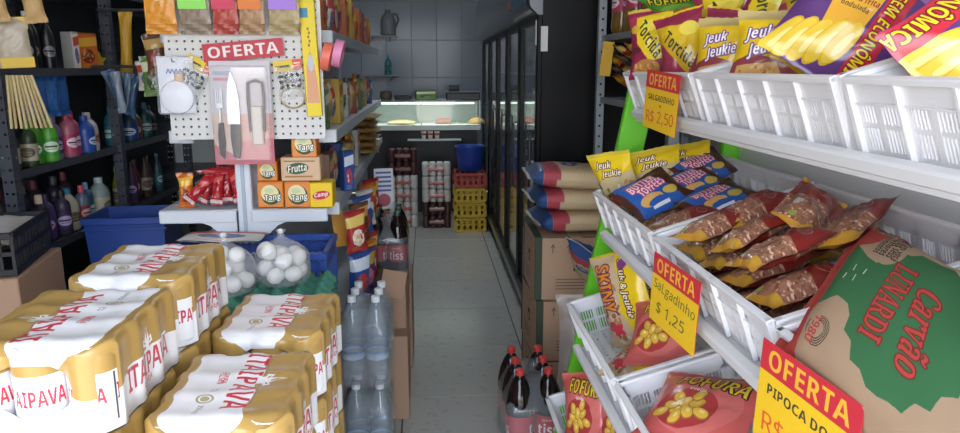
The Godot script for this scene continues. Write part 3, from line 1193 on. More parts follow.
# plastic tray of the stand: x 0 (front) .. 0.38 (back), y 0 .. 0.12, z -0.286 .. 0.286
func tray_wall(length: float, panels: int, slots := true) -> MB:
	var b := MB.new()
	var h := 0.12
	b.box(Vector3(0, h - 0.005, 0.003), Vector3(length + 0.012, 0.010, 0.014), 0.002)
	b.box(Vector3(0, h - 0.024, 0), Vector3(length, 0.03, 0.003))
	b.box(Vector3(0, 0.005, 0), Vector3(length, 0.010, 0.003))
	b.box(Vector3(0, 0.047, 0), Vector3(length, 0.007, 0.003))
	b.box(Vector3(0, h - 0.04, 0.002), Vector3(length, 0.003, 0.006))
	var pw := length / panels
	for i in panels + 1:
		b.box(Vector3(-length / 2 + pw * i, h / 2, 0.004), Vector3(0.007 if i % panels else 0.012, h, 0.011), 0.001)
	for i in panels:
		var x0 := -length / 2 + pw * i
		b.box(Vector3(x0 + pw / 2, 0.045, 0), Vector3(0.012, 0.085, 0.004))
		b.box(Vector3(x0 + 0.008, 0.045, 0), Vector3(0.010, 0.085, 0.003))
		b.box(Vector3(x0 + pw - 0.008, 0.045, 0), Vector3(0.010, 0.085, 0.003))
		for s in 2:
			var a := x0 + 0.013 + s * (pw / 2 - 0.007)
			var ww := pw / 2 - 0.019
			for k in 5:
				b.box(Vector3(a + ww * (k + 0.5) / 5.0 + (0.0015 if s else 0.0), 0.045, 0), Vector3(ww / 13.0, 0.082, 0.0026))
	return b


func build_tray_proto() -> Node3D:
	var t := thing("plastic_tray", "", "tray")
	var m := StandardMaterial3D.new()
	m.albedo_color = C("e9e7e8")
	m.roughness = 0.38
	m.backlight_enabled = true
	m.backlight = Color(0.3, 0.3, 0.3)
	var lean := deg_to_rad(4.0)
	obj("front_wall", tray_wall(0.544, 5).mesh(), m, t, Transform3D(Basis(Vector3.UP, -PI / 2) * Basis(Vector3.RIGHT, lean), Vector3(0.008, 0, 0)))
	obj("back_wall", tray_wall(0.544, 5).mesh(), m, t, Transform3D(Basis(Vector3.UP, PI / 2) * Basis(Vector3.RIGHT, lean), Vector3(0.372, 0, 0)))
	var ew := tray_wall(0.364, 3).mesh()
	obj("end_wall", ew, m, t, Transform3D(Basis(Vector3.RIGHT, lean), Vector3(0.19, 0, 0.2685)))
	obj("end_wall", ew, m, t, Transform3D(Basis(Vector3.UP, PI) * Basis(Vector3.RIGHT, lean), Vector3(0.19, 0, -0.2685)))
	var bt := MB.new()
	bt.holed(0.364, 0.538, 14, 22, 0.0045, 0.003)
	obj("bottom", bt.mesh(), m, t, Transform3D(Basis(Vector3.RIGHT, -PI / 2), Vector3(0.19, 0.004, 0)))
	return t


const TILT := 0.29
var tiers := [Vector2(0.60, 1.44), Vector2(0.505, 1.085), Vector2(0.43, 0.735), Vector2(0.37, 0.42)]


func tray_frame(tier: int, k: int) -> Transform3D:
	var b := Basis(Vector3.BACK, TILT)
	var rim: Vector2 = tiers[tier]
	var o := Vector3(rim.x, rim.y, -([2.175, 2.115, 2.10, 2.10][tier] - 0.286 - 0.583 * k)) - b * Vector3(0, 0.12, 0)
	return Transform3D(b, o)


func build_stand() -> void:
	var green := mat(C("6cc92b"), 0.35)
	var white := mat(C("e4e3e4"), 0.4)
	var st := thing("display_stand", "tilted white display rack with bright green leaning end posts", "display rack", Transform3D.IDENTITY)
	# leaning end posts, each a folded steel channel
	var lean := Vector3(0.155, 0.863, 0).normalized()
	for z in [-2.205, 0.4]:
		var post := MB.new()
		var foot := Vector3(0.372, 0.0, z)
		var ln := 1.62
		var side := Vector3(lean.y, -lean.x, 0)
		var xf := Transform3D(Basis(side, lean, Vector3.BACK), foot + side * 0.045 + lean * ln / 2)
		post.box(Vector3.ZERO, Vector3(0.085, ln, 0.03), 0.004, xf)
		obj("end_post", post.mesh(), green, st)
		var foot_mb := MB.new()
		foot_mb.box(Vector3(0.66, 0.03, z), Vector3(0.62, 0.06, 0.03), 0.004)
		foot_mb.box(Vector3(0.96, 0.66, z), Vector3(0.06, 1.3, 0.03), 0.004)
		obj("foot", foot_mb.mesh(), green, st)
	for y in [0.5, 1.18]:
		obj("cross_bar", boxmesh(Vector3(0.03, 0.05, 2.6), 0.003), white, st, turned(Vector3(1.0, y, -0.9)))
	for i in 4:
		var b := Basis(Vector3.BACK, TILT)
		var f := tray_frame(i, 0)
		var m := MB.new()
		m.box(Vector3(0.19, -0.004, 0), Vector3(0.40, 0.006, 2.36), 0.0)
		m.box(Vector3(-0.021, 0.003, 0), Vector3(0.024, 0.024, 2.36), 0.004)
		m.box(Vector3(-0.021, -0.012, 0), Vector3(0.012, 0.016, 2.36), 0.002)
		obj("shelf", m.mesh(), white, st, Transform3D(b, Vector3(f.origin.x, f.origin.y - 0.002, [-0.905, -0.855, -0.84, -0.84][i])))
	var proto := build_tray_proto()
	var where := ["top", "second", "third", "lowest"]
	for i in 4:
		for k in [3, 3, 3, 2][i]:
			var label := "white slotted plastic tray, %s from the green post, on the rack's %s tier" % [ORD[k], where[i]]
			var xf := tray_frame(i, k)
			if i == 0 and k == 0:
				proto.transform = xf
				proto.set_meta("label", label)
				proto.set_meta("group", "slotted trays of the display rack")
			else:
				copy(proto, xf, label)


func goods(key: String, called: String, label: String, group: String, xf: Transform3D, w: float, h: float, t: float, variant := 0, category := "snack bag", rough := 0.28, seal := 0.012, fullness := 0.6, lumps := 0.12, bend := 0.0) -> MeshInstance3D:
	var o := obj(called, bagmesh(w, h, t, variant, seal, fullness, lumps, bend), printed(key, rough, 0.5, 0.25), self, xf)
	tag(o, label, category, group)
	return o


func build_stand_goods() -> void:
	var f: Transform3D
	# ---- top tier: bags stand on edge, leaning back
	var r1 := Vector3(0.80, 0, 0.60)
	var g := "snack bags on the rack's top tier"
	goods("torcida", "snack_bag", "magenta snack bag with yellow panel at the tray's green-post end", g, at(P(0.64, 1.52, 2.045), Vector3(0.8, 0.12, 0.6), Vector3(0.12, 1, -0.1)), 0.14, 0.2, 0.05, 0)
	goods("torcida_b", "snack_bag", "yellow snack bag with magenta top just above the oferta card", g, at(P(0.668, 1.505, 1.875), Vector3(0.8, 0.26, 0.6), Vector3(0.05, 1, -0.2)), 0.135, 0.19, 0.055, 1)
	goods("torcida_b", "snack_bag", "yellow snack bag squeezed behind the magenta-topped one", g, at(P(0.735, 1.51, 1.77), Vector3(0.75, -0.15, 0.66), Vector3(0.15, 1, -0.2)), 0.13, 0.18, 0.05, 2)
	goods("jeuk", "snack_bag", "square yellow snack bag with maroon foot, next to the oferta card", g, at(P(0.69, 1.49, 1.64), Vector3(0.78, 0.0, 0.62), Vector3(0.05, 1, -0.3)), 0.15, 0.155, 0.05, 0)
	goods("jeuk", "snack_bag", "square yellow snack bag with maroon foot, against the purple crisps", g, at(P(0.695, 1.49, 1.43), Vector3(0.82, -0.05, 0.57), Vector3(0.1, 1, -0.3)), 0.155, 0.155, 0.05, 1)
	goods("violet", "snack_bag", "green snack bag lying across the top of the magenta bags", g, at(P(0.70, 1.625, 2.02), Vector3(0.7, 0.12, 0.7), Vector3(-0.35, 0.35, 0.5)), 0.19, 0.13, 0.04, 1).material_override = printed("green", 0.28, 0.5, 0.25)
	goods("torcida", "snack_bag", "magenta and yellow snack bag lying behind the front row", g, at(P(0.80, 1.575, 1.93), Vector3(0.75, 0.15, 0.6), Vector3(-0.1, 0.9, 0.4)), 0.15, 0.19, 0.05, 2)
	goods("torcida", "snack_bag", "magenta snack bag with yellow panel tipped over at the rear of the tray", g, at(P(0.82, 1.58, 1.74), Vector3(0.6, -0.5, 0.6), Vector3(0.3, 0.9, 0.3)), 0.14, 0.19, 0.05, 1)
	goods("torcida_b", "snack_bag", "yellow and magenta snack bag at the rear, above the square yellow bags", g, at(P(0.83, 1.56, 1.56), Vector3(0.8, -0.3, 0.55), Vector3(0.2, 1, -0.1)), 0.14, 0.19, 0.05, 0)
	goods("sweets", "snack_bag", "clear sweets bag with yellow top behind the purple crisps", g, at(P(0.86, 1.545, 1.36), Vector3(0.8, 0.1, 0.55), Vector3(0.1, 1, -0.2)), 0.16, 0.2, 0.05, 0)
	goods("crisps", "crisps_bag", "large purple crisps bag whose red band starts with yellow letters, tilted", "large purple crisps bags", at(P(0.80, 1.54, 1.30), Vector3(0.76, -0.50, 0.42), Vector3(0.6, 0.8, -0.1)), 0.26, 0.28, 0.08, 0, "snack bag", 0.22)
	goods("crisps_b", "crisps_bag", "large purple crisps bag leaning far over in the tray nearest the camera", "large purple crisps bags", at(P(0.82, 1.50, 0.93), Vector3(0.62, -0.70, 0.36), Vector3(0.75, 0.65, -0.05)), 0.27, 0.32, 0.08, 1, "snack bag", 0.22)
	# ---- second tier, first tray
	f = tray_frame(1, 0)
	g = "sweets in the second tier's first tray"
	goods("sweets", "sweets_bag", "clear sweets bag with yellow top standing at the tray's green-post corner", g, f * at(Vector3(0.06, 0.135, -0.225), Vector3(0.72, 0.0, 0.69), Vector3(-0.3, 1, -0.1)), 0.145, 0.2, 0.045, 0, "sweets bag")
	goods("sweets", "sweets_bag", "clear sweets bag with yellow top leaning on the tray's rear wall", g, f * at(Vector3(0.17, 0.12, -0.2), Vector3(0.85, 0, 0.5), Vector3(0.05, 1, -0.5)), 0.16, 0.18, 0.045, 1, "sweets bag")
	goods("sweets", "sweets_bag", "clear sweets bag with yellow top in the tray's rear corner", g, f * at(Vector3(0.26, 0.11, -0.2), Vector3(0.85, 0, 0.5), Vector3(0.05, 1, -0.5)), 0.16, 0.17, 0.045, 2, "sweets bag")
	goods("toffee", "toffee_bag", "blue and brown toffee bag on the heap, nearest the aisle", "blue toffee bags", f * at(Vector3(0.105, 0.118, -0.05), Vector3(0.85, 0.1, -0.28), Vector3(0.28, 0.45, -0.8)), 0.19, 0.145, 0.045, 0, "sweets bag")
	goods("toffee", "toffee_bag", "blue and brown toffee bag lying behind the foremost one", "blue toffee bags", f * at(Vector3(0.235, 0.10, -0.085), Vector3(0.9, 0.05, -0.3), Vector3(0.28, 0.4, -0.8)), 0.18, 0.135, 0.04, 1, "sweets bag")
	goods("toffee", "toffee_bag", "blue and brown toffee bag lowest on the heap beside the partition", "blue toffee bags", f * at(Vector3(0.235, 0.085, 0.07), Vector3(0.92, 0.05, -0.2), Vector3(0.18, 0.25, -0.9)), 0.18, 0.135, 0.04, 2, "sweets bag")
	goods("toffee", "toffee_bag", "blue and brown toffee bag half hidden at the tray's rear wall", "blue toffee bags", f * at(Vector3(0.29, 0.12, -0.15), Vector3(0.92, 0.05, -0.2), Vector3(0.1, 0.5, -0.8)), 0.17, 0.13, 0.04, 0, "sweets bag")
	goods("peanut", "peanut_candy_bag", "peanut candy bag at the front corner under the blue toffees", "peanut candies", f * at(Vector3(0.125, 0.07, 0.12), Vector3(0.95, 0.05, -0.15), Vector3(0.15, 0.15, -0.95)), 0.2, 0.11, 0.045, 0, "sweets bag")
	goods("peanut", "peanut_candy_bag", "peanut candy bag along the partition, red field outward", "peanut candies", f * at(Vector3(0.24, 0.05, 0.195), Vector3(0.97, 0.04, -0.1), Vector3(0.1, 0.2, -0.95)), 0.21, 0.11, 0.045, 1, "sweets bag")
	goods("peanut", "peanut_candy_bag", "peanut candy bag deep in the tray beneath the toffees", "peanut candies", f * at(Vector3(0.14, 0.04, -0.02), Vector3(0.97, 0.0, 0.2), Vector3(-0.2, 0.0, -0.95)), 0.22, 0.13, 0.05, 2, "sweets bag")
	# ---- second tier, second tray: peanut candies in a heap
	f = tray_frame(1, 1)
	var heap := [
		[0.112, 0.034, -0.2, 4.0, 0.0, "at the heap's far front, lowest"], [0.112, 0.034, -0.09, -5.0, 0.0, "low in the front, second from the partition"], [0.112, 0.034, 0.02, 5.0, 0.0, "low in the middle of the front"], [0.112, 0.034, 0.13, -4.0, 0.0, "low in the front, by the paper sack"],
		[0.275, 0.034, -0.15, 88.0, 0.0, "low at the rear corner"], [0.275, 0.034, 0.06, 92.0, 0.0, "low along the rear wall"],
		[0.12, 0.088, -0.205, 8.0, 0.0, "second layer, against the partition"], [0.12, 0.088, -0.095, 14.0, 0.0, "second layer, nuts upward"], [0.12, 0.088, 0.015, 10.0, 0.0, "second layer, in the middle"], [0.12, 0.088, 0.125, 12.0, 0.0, "second layer, by the paper sack"],
		[0.285, 0.088, -0.13, 75.0, 0.0, "second layer, rear corner"], [0.285, 0.088, 0.075, 80.0, 0.0, "second layer, rear middle"],
		[0.19, 0.14, -0.185, 24.0, 0.05, "uppermost at the far end"], [0.25, 0.145, -0.06, 32.0, 0.05, "rolled over on top of the heap"], [0.13, 0.14, -0.045, 18.0, 0.05, "on top, in the middle of the front"],
		[0.125, 0.14, 0.075, 16.0, 0.05, "on top, red end towards the paper sack"], [0.26, 0.142, 0.07, 30.0, 0.05, "high at the rear, yellow end up"], [0.10, 0.138, -0.165, 28.0, 0.0, "on top, at the front corner"]]
	for i in heap.size():
		var q: Array = heap[i]
		var a := deg_to_rad(q[3] + ((i * 37) % 23 - 11.0) * (1.0 if i > 11 else 0.3))
		goods("peanut", "peanut_candy_bag", "red and yellow peanut candy bag %s" % q[5], "peanut candies", f * at(Vector3(q[0], q[1], q[2]), Vector3(cos(a), q[4], -sin(a)), Vector3(sin(a), ((i * 29) % 7 - 3) * 0.05, -cos(a))), 0.185, 0.1, 0.042, i % 4, "sweets bag", 0.28, 0.01, 0.6, 0.22)
	# ---- second tier, third tray: charcoal sack
	f = tray_frame(1, 2)
	var sx := Vector3(-0.66, -0.25, 0.62).normalized()
	var sy := Vector3(-0.02, -0.09, 1.0).normalized()
	var sack := thing("charcoal_sack", "brown paper charcoal sack with green panel and red band", "sack", Transform3D(Basis(sx, sy, sx.cross(sy).normalized()), P(0.620, 1.088, 0.752)))
	obj("paper", bagmesh(0.42, 0.6, 0.13, 3, 0.02, 0.3, 0.05), printed("charcoal", 0.85, 0.3), sack)
	var tie := MB.new()
	tie.tube([Vector3(-0.012, 0.0, 0.0), Vector3(0.012, -0.005, 0.006), Vector3(0.016, -0.015, -0.004), Vector3(-0.014, -0.02, 0.004), Vector3(0.0, -0.035, 0.0)], 0.006, 6)
	obj("twine_tie", tie.mesh(), mat(C("b8a98d"), 0.9), sack, turned(Vector3(-0.18, -0.285, 0.012)))
	# ---- third tier
	f = tray_frame(2, 0)
	g = "snack bags in the third tier"
	goods("skiny", "snack_bag", "tall yellow snack bag with orange lettering, leaning on the tray's far end", g, f * at(Vector3(0.135, 0.16, -0.075), Vector3(0.55, 0.22, 0.75), Vector3(-0.05, 0.85, -0.45)), 0.2, 0.27, 0.06, 0)
	goods("skiny", "snack_bag", "tall yellow snack bag wedged behind the one with orange lettering", g, f * at(Vector3(0.21, 0.14, -0.13), Vector3(0.6, 0.0, 0.75), Vector3(0.0, 0.85, -0.45)), 0.17, 0.25, 0.06, 1)
	goods("fofura", "snack_bag", "pink snack bag lying next to the yellow ones in the same tray", g, f * at(Vector3(0.175, 0.12, 0.115), Vector3(0.75, 0.05, 0.6), Vector3(0.5, 0.5, -0.7)), 0.19, 0.2, 0.055, 1)
	goods("skiny", "snack_bag", "yellow snack bag buried at the bottom of the yellow ones", g, f * at(Vector3(0.115, 0.05, 0.085), Vector3(0.6, 0.0, 0.75), Vector3(0.75, 0.1, -0.6)), 0.18, 0.19, 0.05, 2)
	f = tray_frame(2, 1)
	goods("fofura", "snack_bag", "pink snack bag lying face up, uppermost in its tray", g, f * at(Vector3(0.128, 0.10, -0.10), Vector3(0.72, -0.02, 0.69), Vector3(0.66, 0.12, -0.72)), 0.24, 0.225, 0.06, 0)
	goods("fofura", "snack_bag", "pink snack bag half covered by the face-up one", g, f * at(Vector3(0.12, 0.045, -0.15), Vector3(0.8, 0.0, 0.5), Vector3(0.5, 0.1, -0.8)), 0.2, 0.2, 0.05, 2)
	goods("green", "snack_bag", "green snack bag at the lower edge of the picture", g, f * at(Vector3(0.22, 0.07, 0.14), Vector3(0.9, 0.05, 0.35), Vector3(0.35, 0.25, -0.9)), 0.19, 0.2, 0.05, 0)
	# ---- lowest tier
	f = tray_frame(3, 0)
	g = "snack bags in the lowest tier"
	goods("fofura", "snack_bag", "pink snack bag propped against the green post in the lowest tray", g, f * at(Vector3(0.095, 0.135, -0.1), Vector3(0.7, 0.1, 0.65), Vector3(0.25, 0.8, -0.5)), 0.18, 0.22, 0.055, 1)
	goods("fofura", "snack_bag", "pink snack bag behind the propped one in the lowest tray", g, f * at(Vector3(0.17, 0.115, 0.0), Vector3(0.7, 0.1, 0.65), Vector3(0.25, 0.8, -0.5)), 0.17, 0.2, 0.05, 2)
	goods("violet", "snack_bag", "violet snack bag beside the pink ones in the lowest tray", g, f * at(Vector3(0.19, 0.115, 0.12), Vector3(0.7, 0.1, 0.65), Vector3(0.25, 0.8, -0.5)), 0.18, 0.2, 0.05, 0)
	# ---- price cards on the tray fronts
	var cards := [["card_a", P(0.572, 1.368, 1.735), Vector3(0.08, -0.07, 1.0), "yellow and red price card clipped to the top tier"], ["card_b", P(0.474, 1.003, 1.30), Vector3(0.1, -0.03, 1.0), "yellow and red price card with handwritten price on the second tier"], ["card_c", P(0.474, 1.006, 0.81), Vector3(0.1, -0.02, 1.0), "yellow and red price card for sweet popcorn below the paper sack"]]
	for q in cards:
		var b := at(q[1], q[2], Vector3(0.02, 1, 0.0))
		var cm := MB.new()
		cm.box(Vector3.ZERO, Vector3(0.205, 0.145, 0.0012), 0.0, Transform3D.IDENTITY, 1)
		tag(obj("price_card", cm.mesh(), printed(q[0], 0.5), self, b), q[3], "price card", "price cards on the rack")


# ---------------------------------------------------------------- the room
const X0 := -1.86
const X1 := 1.3
const FRONT := 0.5
const DEPTH := 8.42
const CEIL := 2.9


func wall_box(called: String, lo: Vector3, hi: Vector3, m: Material) -> MeshInstance3D:
	return struct(called, boxmesh(hi - lo, 0.0), m, turned((lo + hi) / 2))


func build_room() -> void:
	var plaster := mat(C("c9c9cb"), 0.85)
	var wear := StandardMaterial3D.new()
	wear.albedo_color = C("cfcfd0")
	wear.albedo_texture = T.wear
	wear.uv1_triplanar = true
	wear.uv1_world_triplanar = true
	wear.uv1_scale = Vector3.ONE * 0.7
	wear.roughness = 0.85
	wall_box("wall_left", Vector3(X0 - 0.12, 0, -DEPTH - 0.2), Vector3(X0, CEIL, FRONT + 0.15), wear)
	wall_box("wall_right", Vector3(X1, 0, -DEPTH - 0.2), Vector3(X1 + 0.12, CEIL, FRONT + 0.15), wear)
	wall_box("ceiling", Vector3(X0 - 0.12, CEIL, -DEPTH - 0.2), Vector3(X1 + 0.12, CEIL + 0.12, FRONT + 0.15), mat(C("d8d8d6"), 0.9))
	# shop front: piers and lintel round the raised shutter
	wall_box("wall_front_pier", Vector3(X0, 0, FRONT), Vector3(-1.45, CEIL, FRONT + 0.15), plaster)
	wall_box("wall_front_lintel", Vector3(-1.45, 2.45, FRONT), Vector3(X1, CEIL, FRONT + 0.15), plaster)
	# floor: bed of grout, tiles 60 x 60 on it
	var bed := wall_box("floor", Vector3(X0, -0.1, -DEPTH), Vector3(X1, -0.004, FRONT + 0.15), mat(C("57544f"), 0.9))
	var tm := []
	for k in 4:
		var m := StandardMaterial3D.new()
		m.albedo_color = [C("bcbcb5"), C("c0c0ba"), C("b9b9b2"), C("bebdb7")][k]
		m.albedo_texture = T.wear
		m.uv1_triplanar = true
		m.uv1_world_triplanar = true
		m.uv1_scale = Vector3.ONE * 1.3
		m.roughness = 0.22
		tm.append(m)
	var s := 0.6
	rng.seed = 2
	for i in range(-3, 3):
		for j in range(-1, 15):
			var a := maxf(-0.125 + i * s, X0)
			var b := minf(-0.125 + (i + 1) * s, X1)
			var d0 := maxf(-0.02 + j * s - 0.6 + 0.0, -FRONT - 0.15)
			var d1 := minf(-0.02 + (j + 1) * s - 0.6, DEPTH)
			if b - a < 0.03 or d1 - d0 < 0.03:
				continue
			var t := obj("tile", boxmesh(Vector3(b - a - 0.006, 0.008, d1 - d0 - 0.006), 0.0012), tm[rng.randi() % 4], bed)
			t.global_position = Vector3((a + b) / 2, -0.004, -(d0 + d1) / 2)
	# back wall with 30 x 45 glazed tiles
	var bw := wall_box("wall_back", Vector3(X0, 0, -DEPTH - 0.15), Vector3(X1, CEIL, -DEPTH), mat(C("8c9094"), 0.9))
	var gm := []
	for k in 3:
		gm.append(mat([C("9aa3af"), C("9fa7b2"), C("969fac")][k], 0.14, 0.0, 0.32))
	for i in range(-6, 5):
		for j in 7:
			var a := maxf(-0.172 + i * 0.287, X0)
			var b := minf(-0.172 + (i + 1) * 0.287, X1)
			var y0 := maxf(1.342 + (j - 3) * 0.421, 0.0)
			var y1 := minf(1.342 + (j - 2) * 0.421, CEIL)
			if b - a < 0.02 or y1 - y0 < 0.02:
				continue
			var t := obj("tile", boxmesh(Vector3(b - a - 0.005, y1 - y0 - 0.005, 0.01), 0.0015), gm[rng.randi() % 3], bw)
			t.global_transform = Transform3D(Basis.from_euler(Vector3(rng.randf_range(-0.004, 0.004), rng.randf_range(-0.004, 0.004), 0)), Vector3((a + b) / 2, (y0 + y1) / 2, -DEPTH + 0.005))


# ---------------------------------------------------------------- bottles
func bottle(kind: String) -> Dictionary:
	# profiles: body, label band, cap
	match kind:
		"soda":
			return {"body": [Vector2(0, 0.004), Vector2(0.03, 0), Vector2(0.044, 0.004), Vector2(0.05, 0.03), Vector2(0.0485, 0.07), Vector2(0.0475, 0.09), Vector2(0.0475, 0.17), Vector2(0.05, 0.19), Vector2(0.049, 0.22), Vector2(0.041, 0.26), Vector2(0.027, 0.295), Vector2(0.015, 0.312), Vector2(0.0135, 0.318), Vector2(0.0135, 0.322), Vector2(0, 0.322)], "label": [Vector2(0.0488, 0.10), Vector2(0.0488, 0.18)], "cap": [Vector2(0.015, 0.318), Vector2(0.0155, 0.319), Vector2(0.0155, 0.336), Vector2(0.014, 0.339), Vector2(0, 0.339)]}
		"water":
			return {"body": [Vector2(0, 0.006), Vector2(0.026, 0), Vector2(0.038, 0.004), Vector2(0.0425, 0.02), Vector2(0.0405, 0.05), Vector2(0.0425, 0.075), Vector2(0.0405, 0.1), Vector2(0.0425, 0.125), Vector2(0.041, 0.14), Vector2(0.041, 0.2), Vector2(0.0425, 0.21), Vector2(0.0415, 0.235), Vector2(0.034, 0.268), Vector2(0.02, 0.295), Vector2(0.0135, 0.306), Vector2(0.0135, 0.318), Vector2(0, 0.318)], "label": [Vector2(0.0416, 0.10), Vector2(0.0416, 0.13)], "cap": [Vector2(0.015, 0.306), Vector2(0.0155, 0.307), Vector2(0.0155, 0.326), Vector2(0.014, 0.328), Vector2(0, 0.328)]}
		"round":
			return {"body": [Vector2(0, 0), Vector2(0.034, 0), Vector2(0.037, 0.006), Vector2(0.037, 0.13), Vector2(0.033, 0.155), Vector2(0.018, 0.172), Vector2(0.013, 0.176), Vector2(0.013, 0.185), Vector2(0, 0.185)], "label": [Vector2(0.0374, 0.03), Vector2(0.0374, 0.11)], "cap": [Vector2(0.0155, 0.178), Vector2(0.016, 0.18), Vector2(0.0145, 0.212), Vector2(0.012, 0.216), Vector2(0, 0.216)]}
		"slim":
			return {"body": [Vector2(0, 0), Vector2(0.03, 0), Vector2(0.033, 0.006), Vector2(0.033, 0.16), Vector2(0.028, 0.19), Vector2(0.014, 0.225), Vector2(0.0115, 0.24), Vector2(0.0115, 0.268), Vector2(0, 0.268)], "label": [Vector2(0.0334, 0.05), Vector2(0.0334, 0.14)], "cap": [Vector2(0.013, 0.25), Vector2(0.0135, 0.252), Vector2(0.0135, 0.278), Vector2(0.012, 0.281), Vector2(0, 0.281)]}
		"jug":
			return {"body": [Vector2(0, 0), Vector2(0.05, 0), Vector2(0.056, 0.008), Vector2(0.056, 0.13), Vector2(0.05, 0.16), Vector2(0.026, 0.19), Vector2(0.02, 0.195), Vector2(0.02, 0.205), Vector2(0, 0.205)], "label": [Vector2(0.0565, 0.03), Vector2(0.0565, 0.12)], "cap": [Vector2(0.0225, 0.197), Vector2(0.023, 0.199), Vector2(0.023, 0.225), Vector2(0.021, 0.228), Vector2(0, 0.228)]}
	return {}


func bottle_into(parent: Node3D, kind: String, body: Material, label: Material, cap: Material, xf: Transform3D, called := "bottle", shape := "") -> MeshInstance3D:
	var d := bottle(kind)
	var b := obj(called, lathed("body " + kind, d.body, 20), body, parent, xf)
	if label:
		obj("label", lathed("label " + kind, d.label, 20), label, b)
	obj("cap", lathed("cap " + kind, d.cap, 14), cap, b)
	return b


func wrap_mesh(nx: int, nz: int, pitch: float, top: float, cap_y: float, sd: int) -> ArrayMesh:
	var hx := nx * pitch / 2 + 0.003
	var hz := nz * pitch / 2 + 0.003
	var p := PackedVector3Array()
	var uv := PackedVector2Array()
	var nzs := FastNoiseLite.new()
	nzs.seed = sd
	var rings := [[0.0, 0.96], [0.005, 1.0], [0.06, 1.0], [0.12, 0.995], [0.18, 0.995], [top - 0.07, 1.0], [top - 0.05, 0.985], [top - 0.02, 0.9], [cap_y - 0.03, 0.7], [cap_y - 0.012, 0.52], [cap_y - 0.02, 0.3], [cap_y - 0.03, 0.02]]
	var cols := 49
	for r in rings:
		for c in cols:
			var a := TAU * c / (cols - 1)
			var e := 0.28
			var x := signf(cos(a)) * pow(absf(cos(a)), e) * hx
			var z := signf(sin(a)) * pow(absf(sin(a)), e) * hz
			var f: float = r[1]
			var w := nzs.get_noise_3d(cos(a) * 60, sin(a) * 60, r[0] * 380.0) * 0.006
			var pinch := 1.0
			p.append(Vector3(x * lerpf(f, 1.0, 0.0) + w, r[0] + (0.012 * nzs.get_noise_2d(a * 45.0, r[0] * 200.0) if r[1] < 0.95 else 0.0), z * f + w))
			uv.append(Vector2(float(c) / cols, r[0]))
	var b := MB.new()
	b.grid(p, uv, cols, rings.size(), true, Vector3(0, top / 2, 0))
	return b.mesh()


func bottle_pack(called: String, label: String, group: String, xf: Transform3D, kind: String, body: Material, lab: Material, cap: Material, pitch: float, sd: int) -> Node3D:
	var t := thing(called, label, "bottle pack", xf, group)
	for i in 2:
		for j in 3:
			bottle_into(t, kind, body, lab, cap, turned(Vector3((i - 0.5) * pitch, 0.002, (j - 1) * pitch), 90.0 * i + 25.0 * j - 60.0))
	obj("shrink_wrap", wrap_mesh(2, 3, pitch, 0.26, 0.315 if kind == "soda" else 0.30, sd), clear(Color(0.80, 0.83, 0.86), 0.17 if kind == "soda" else 0.15, 0.16), t)
	return t


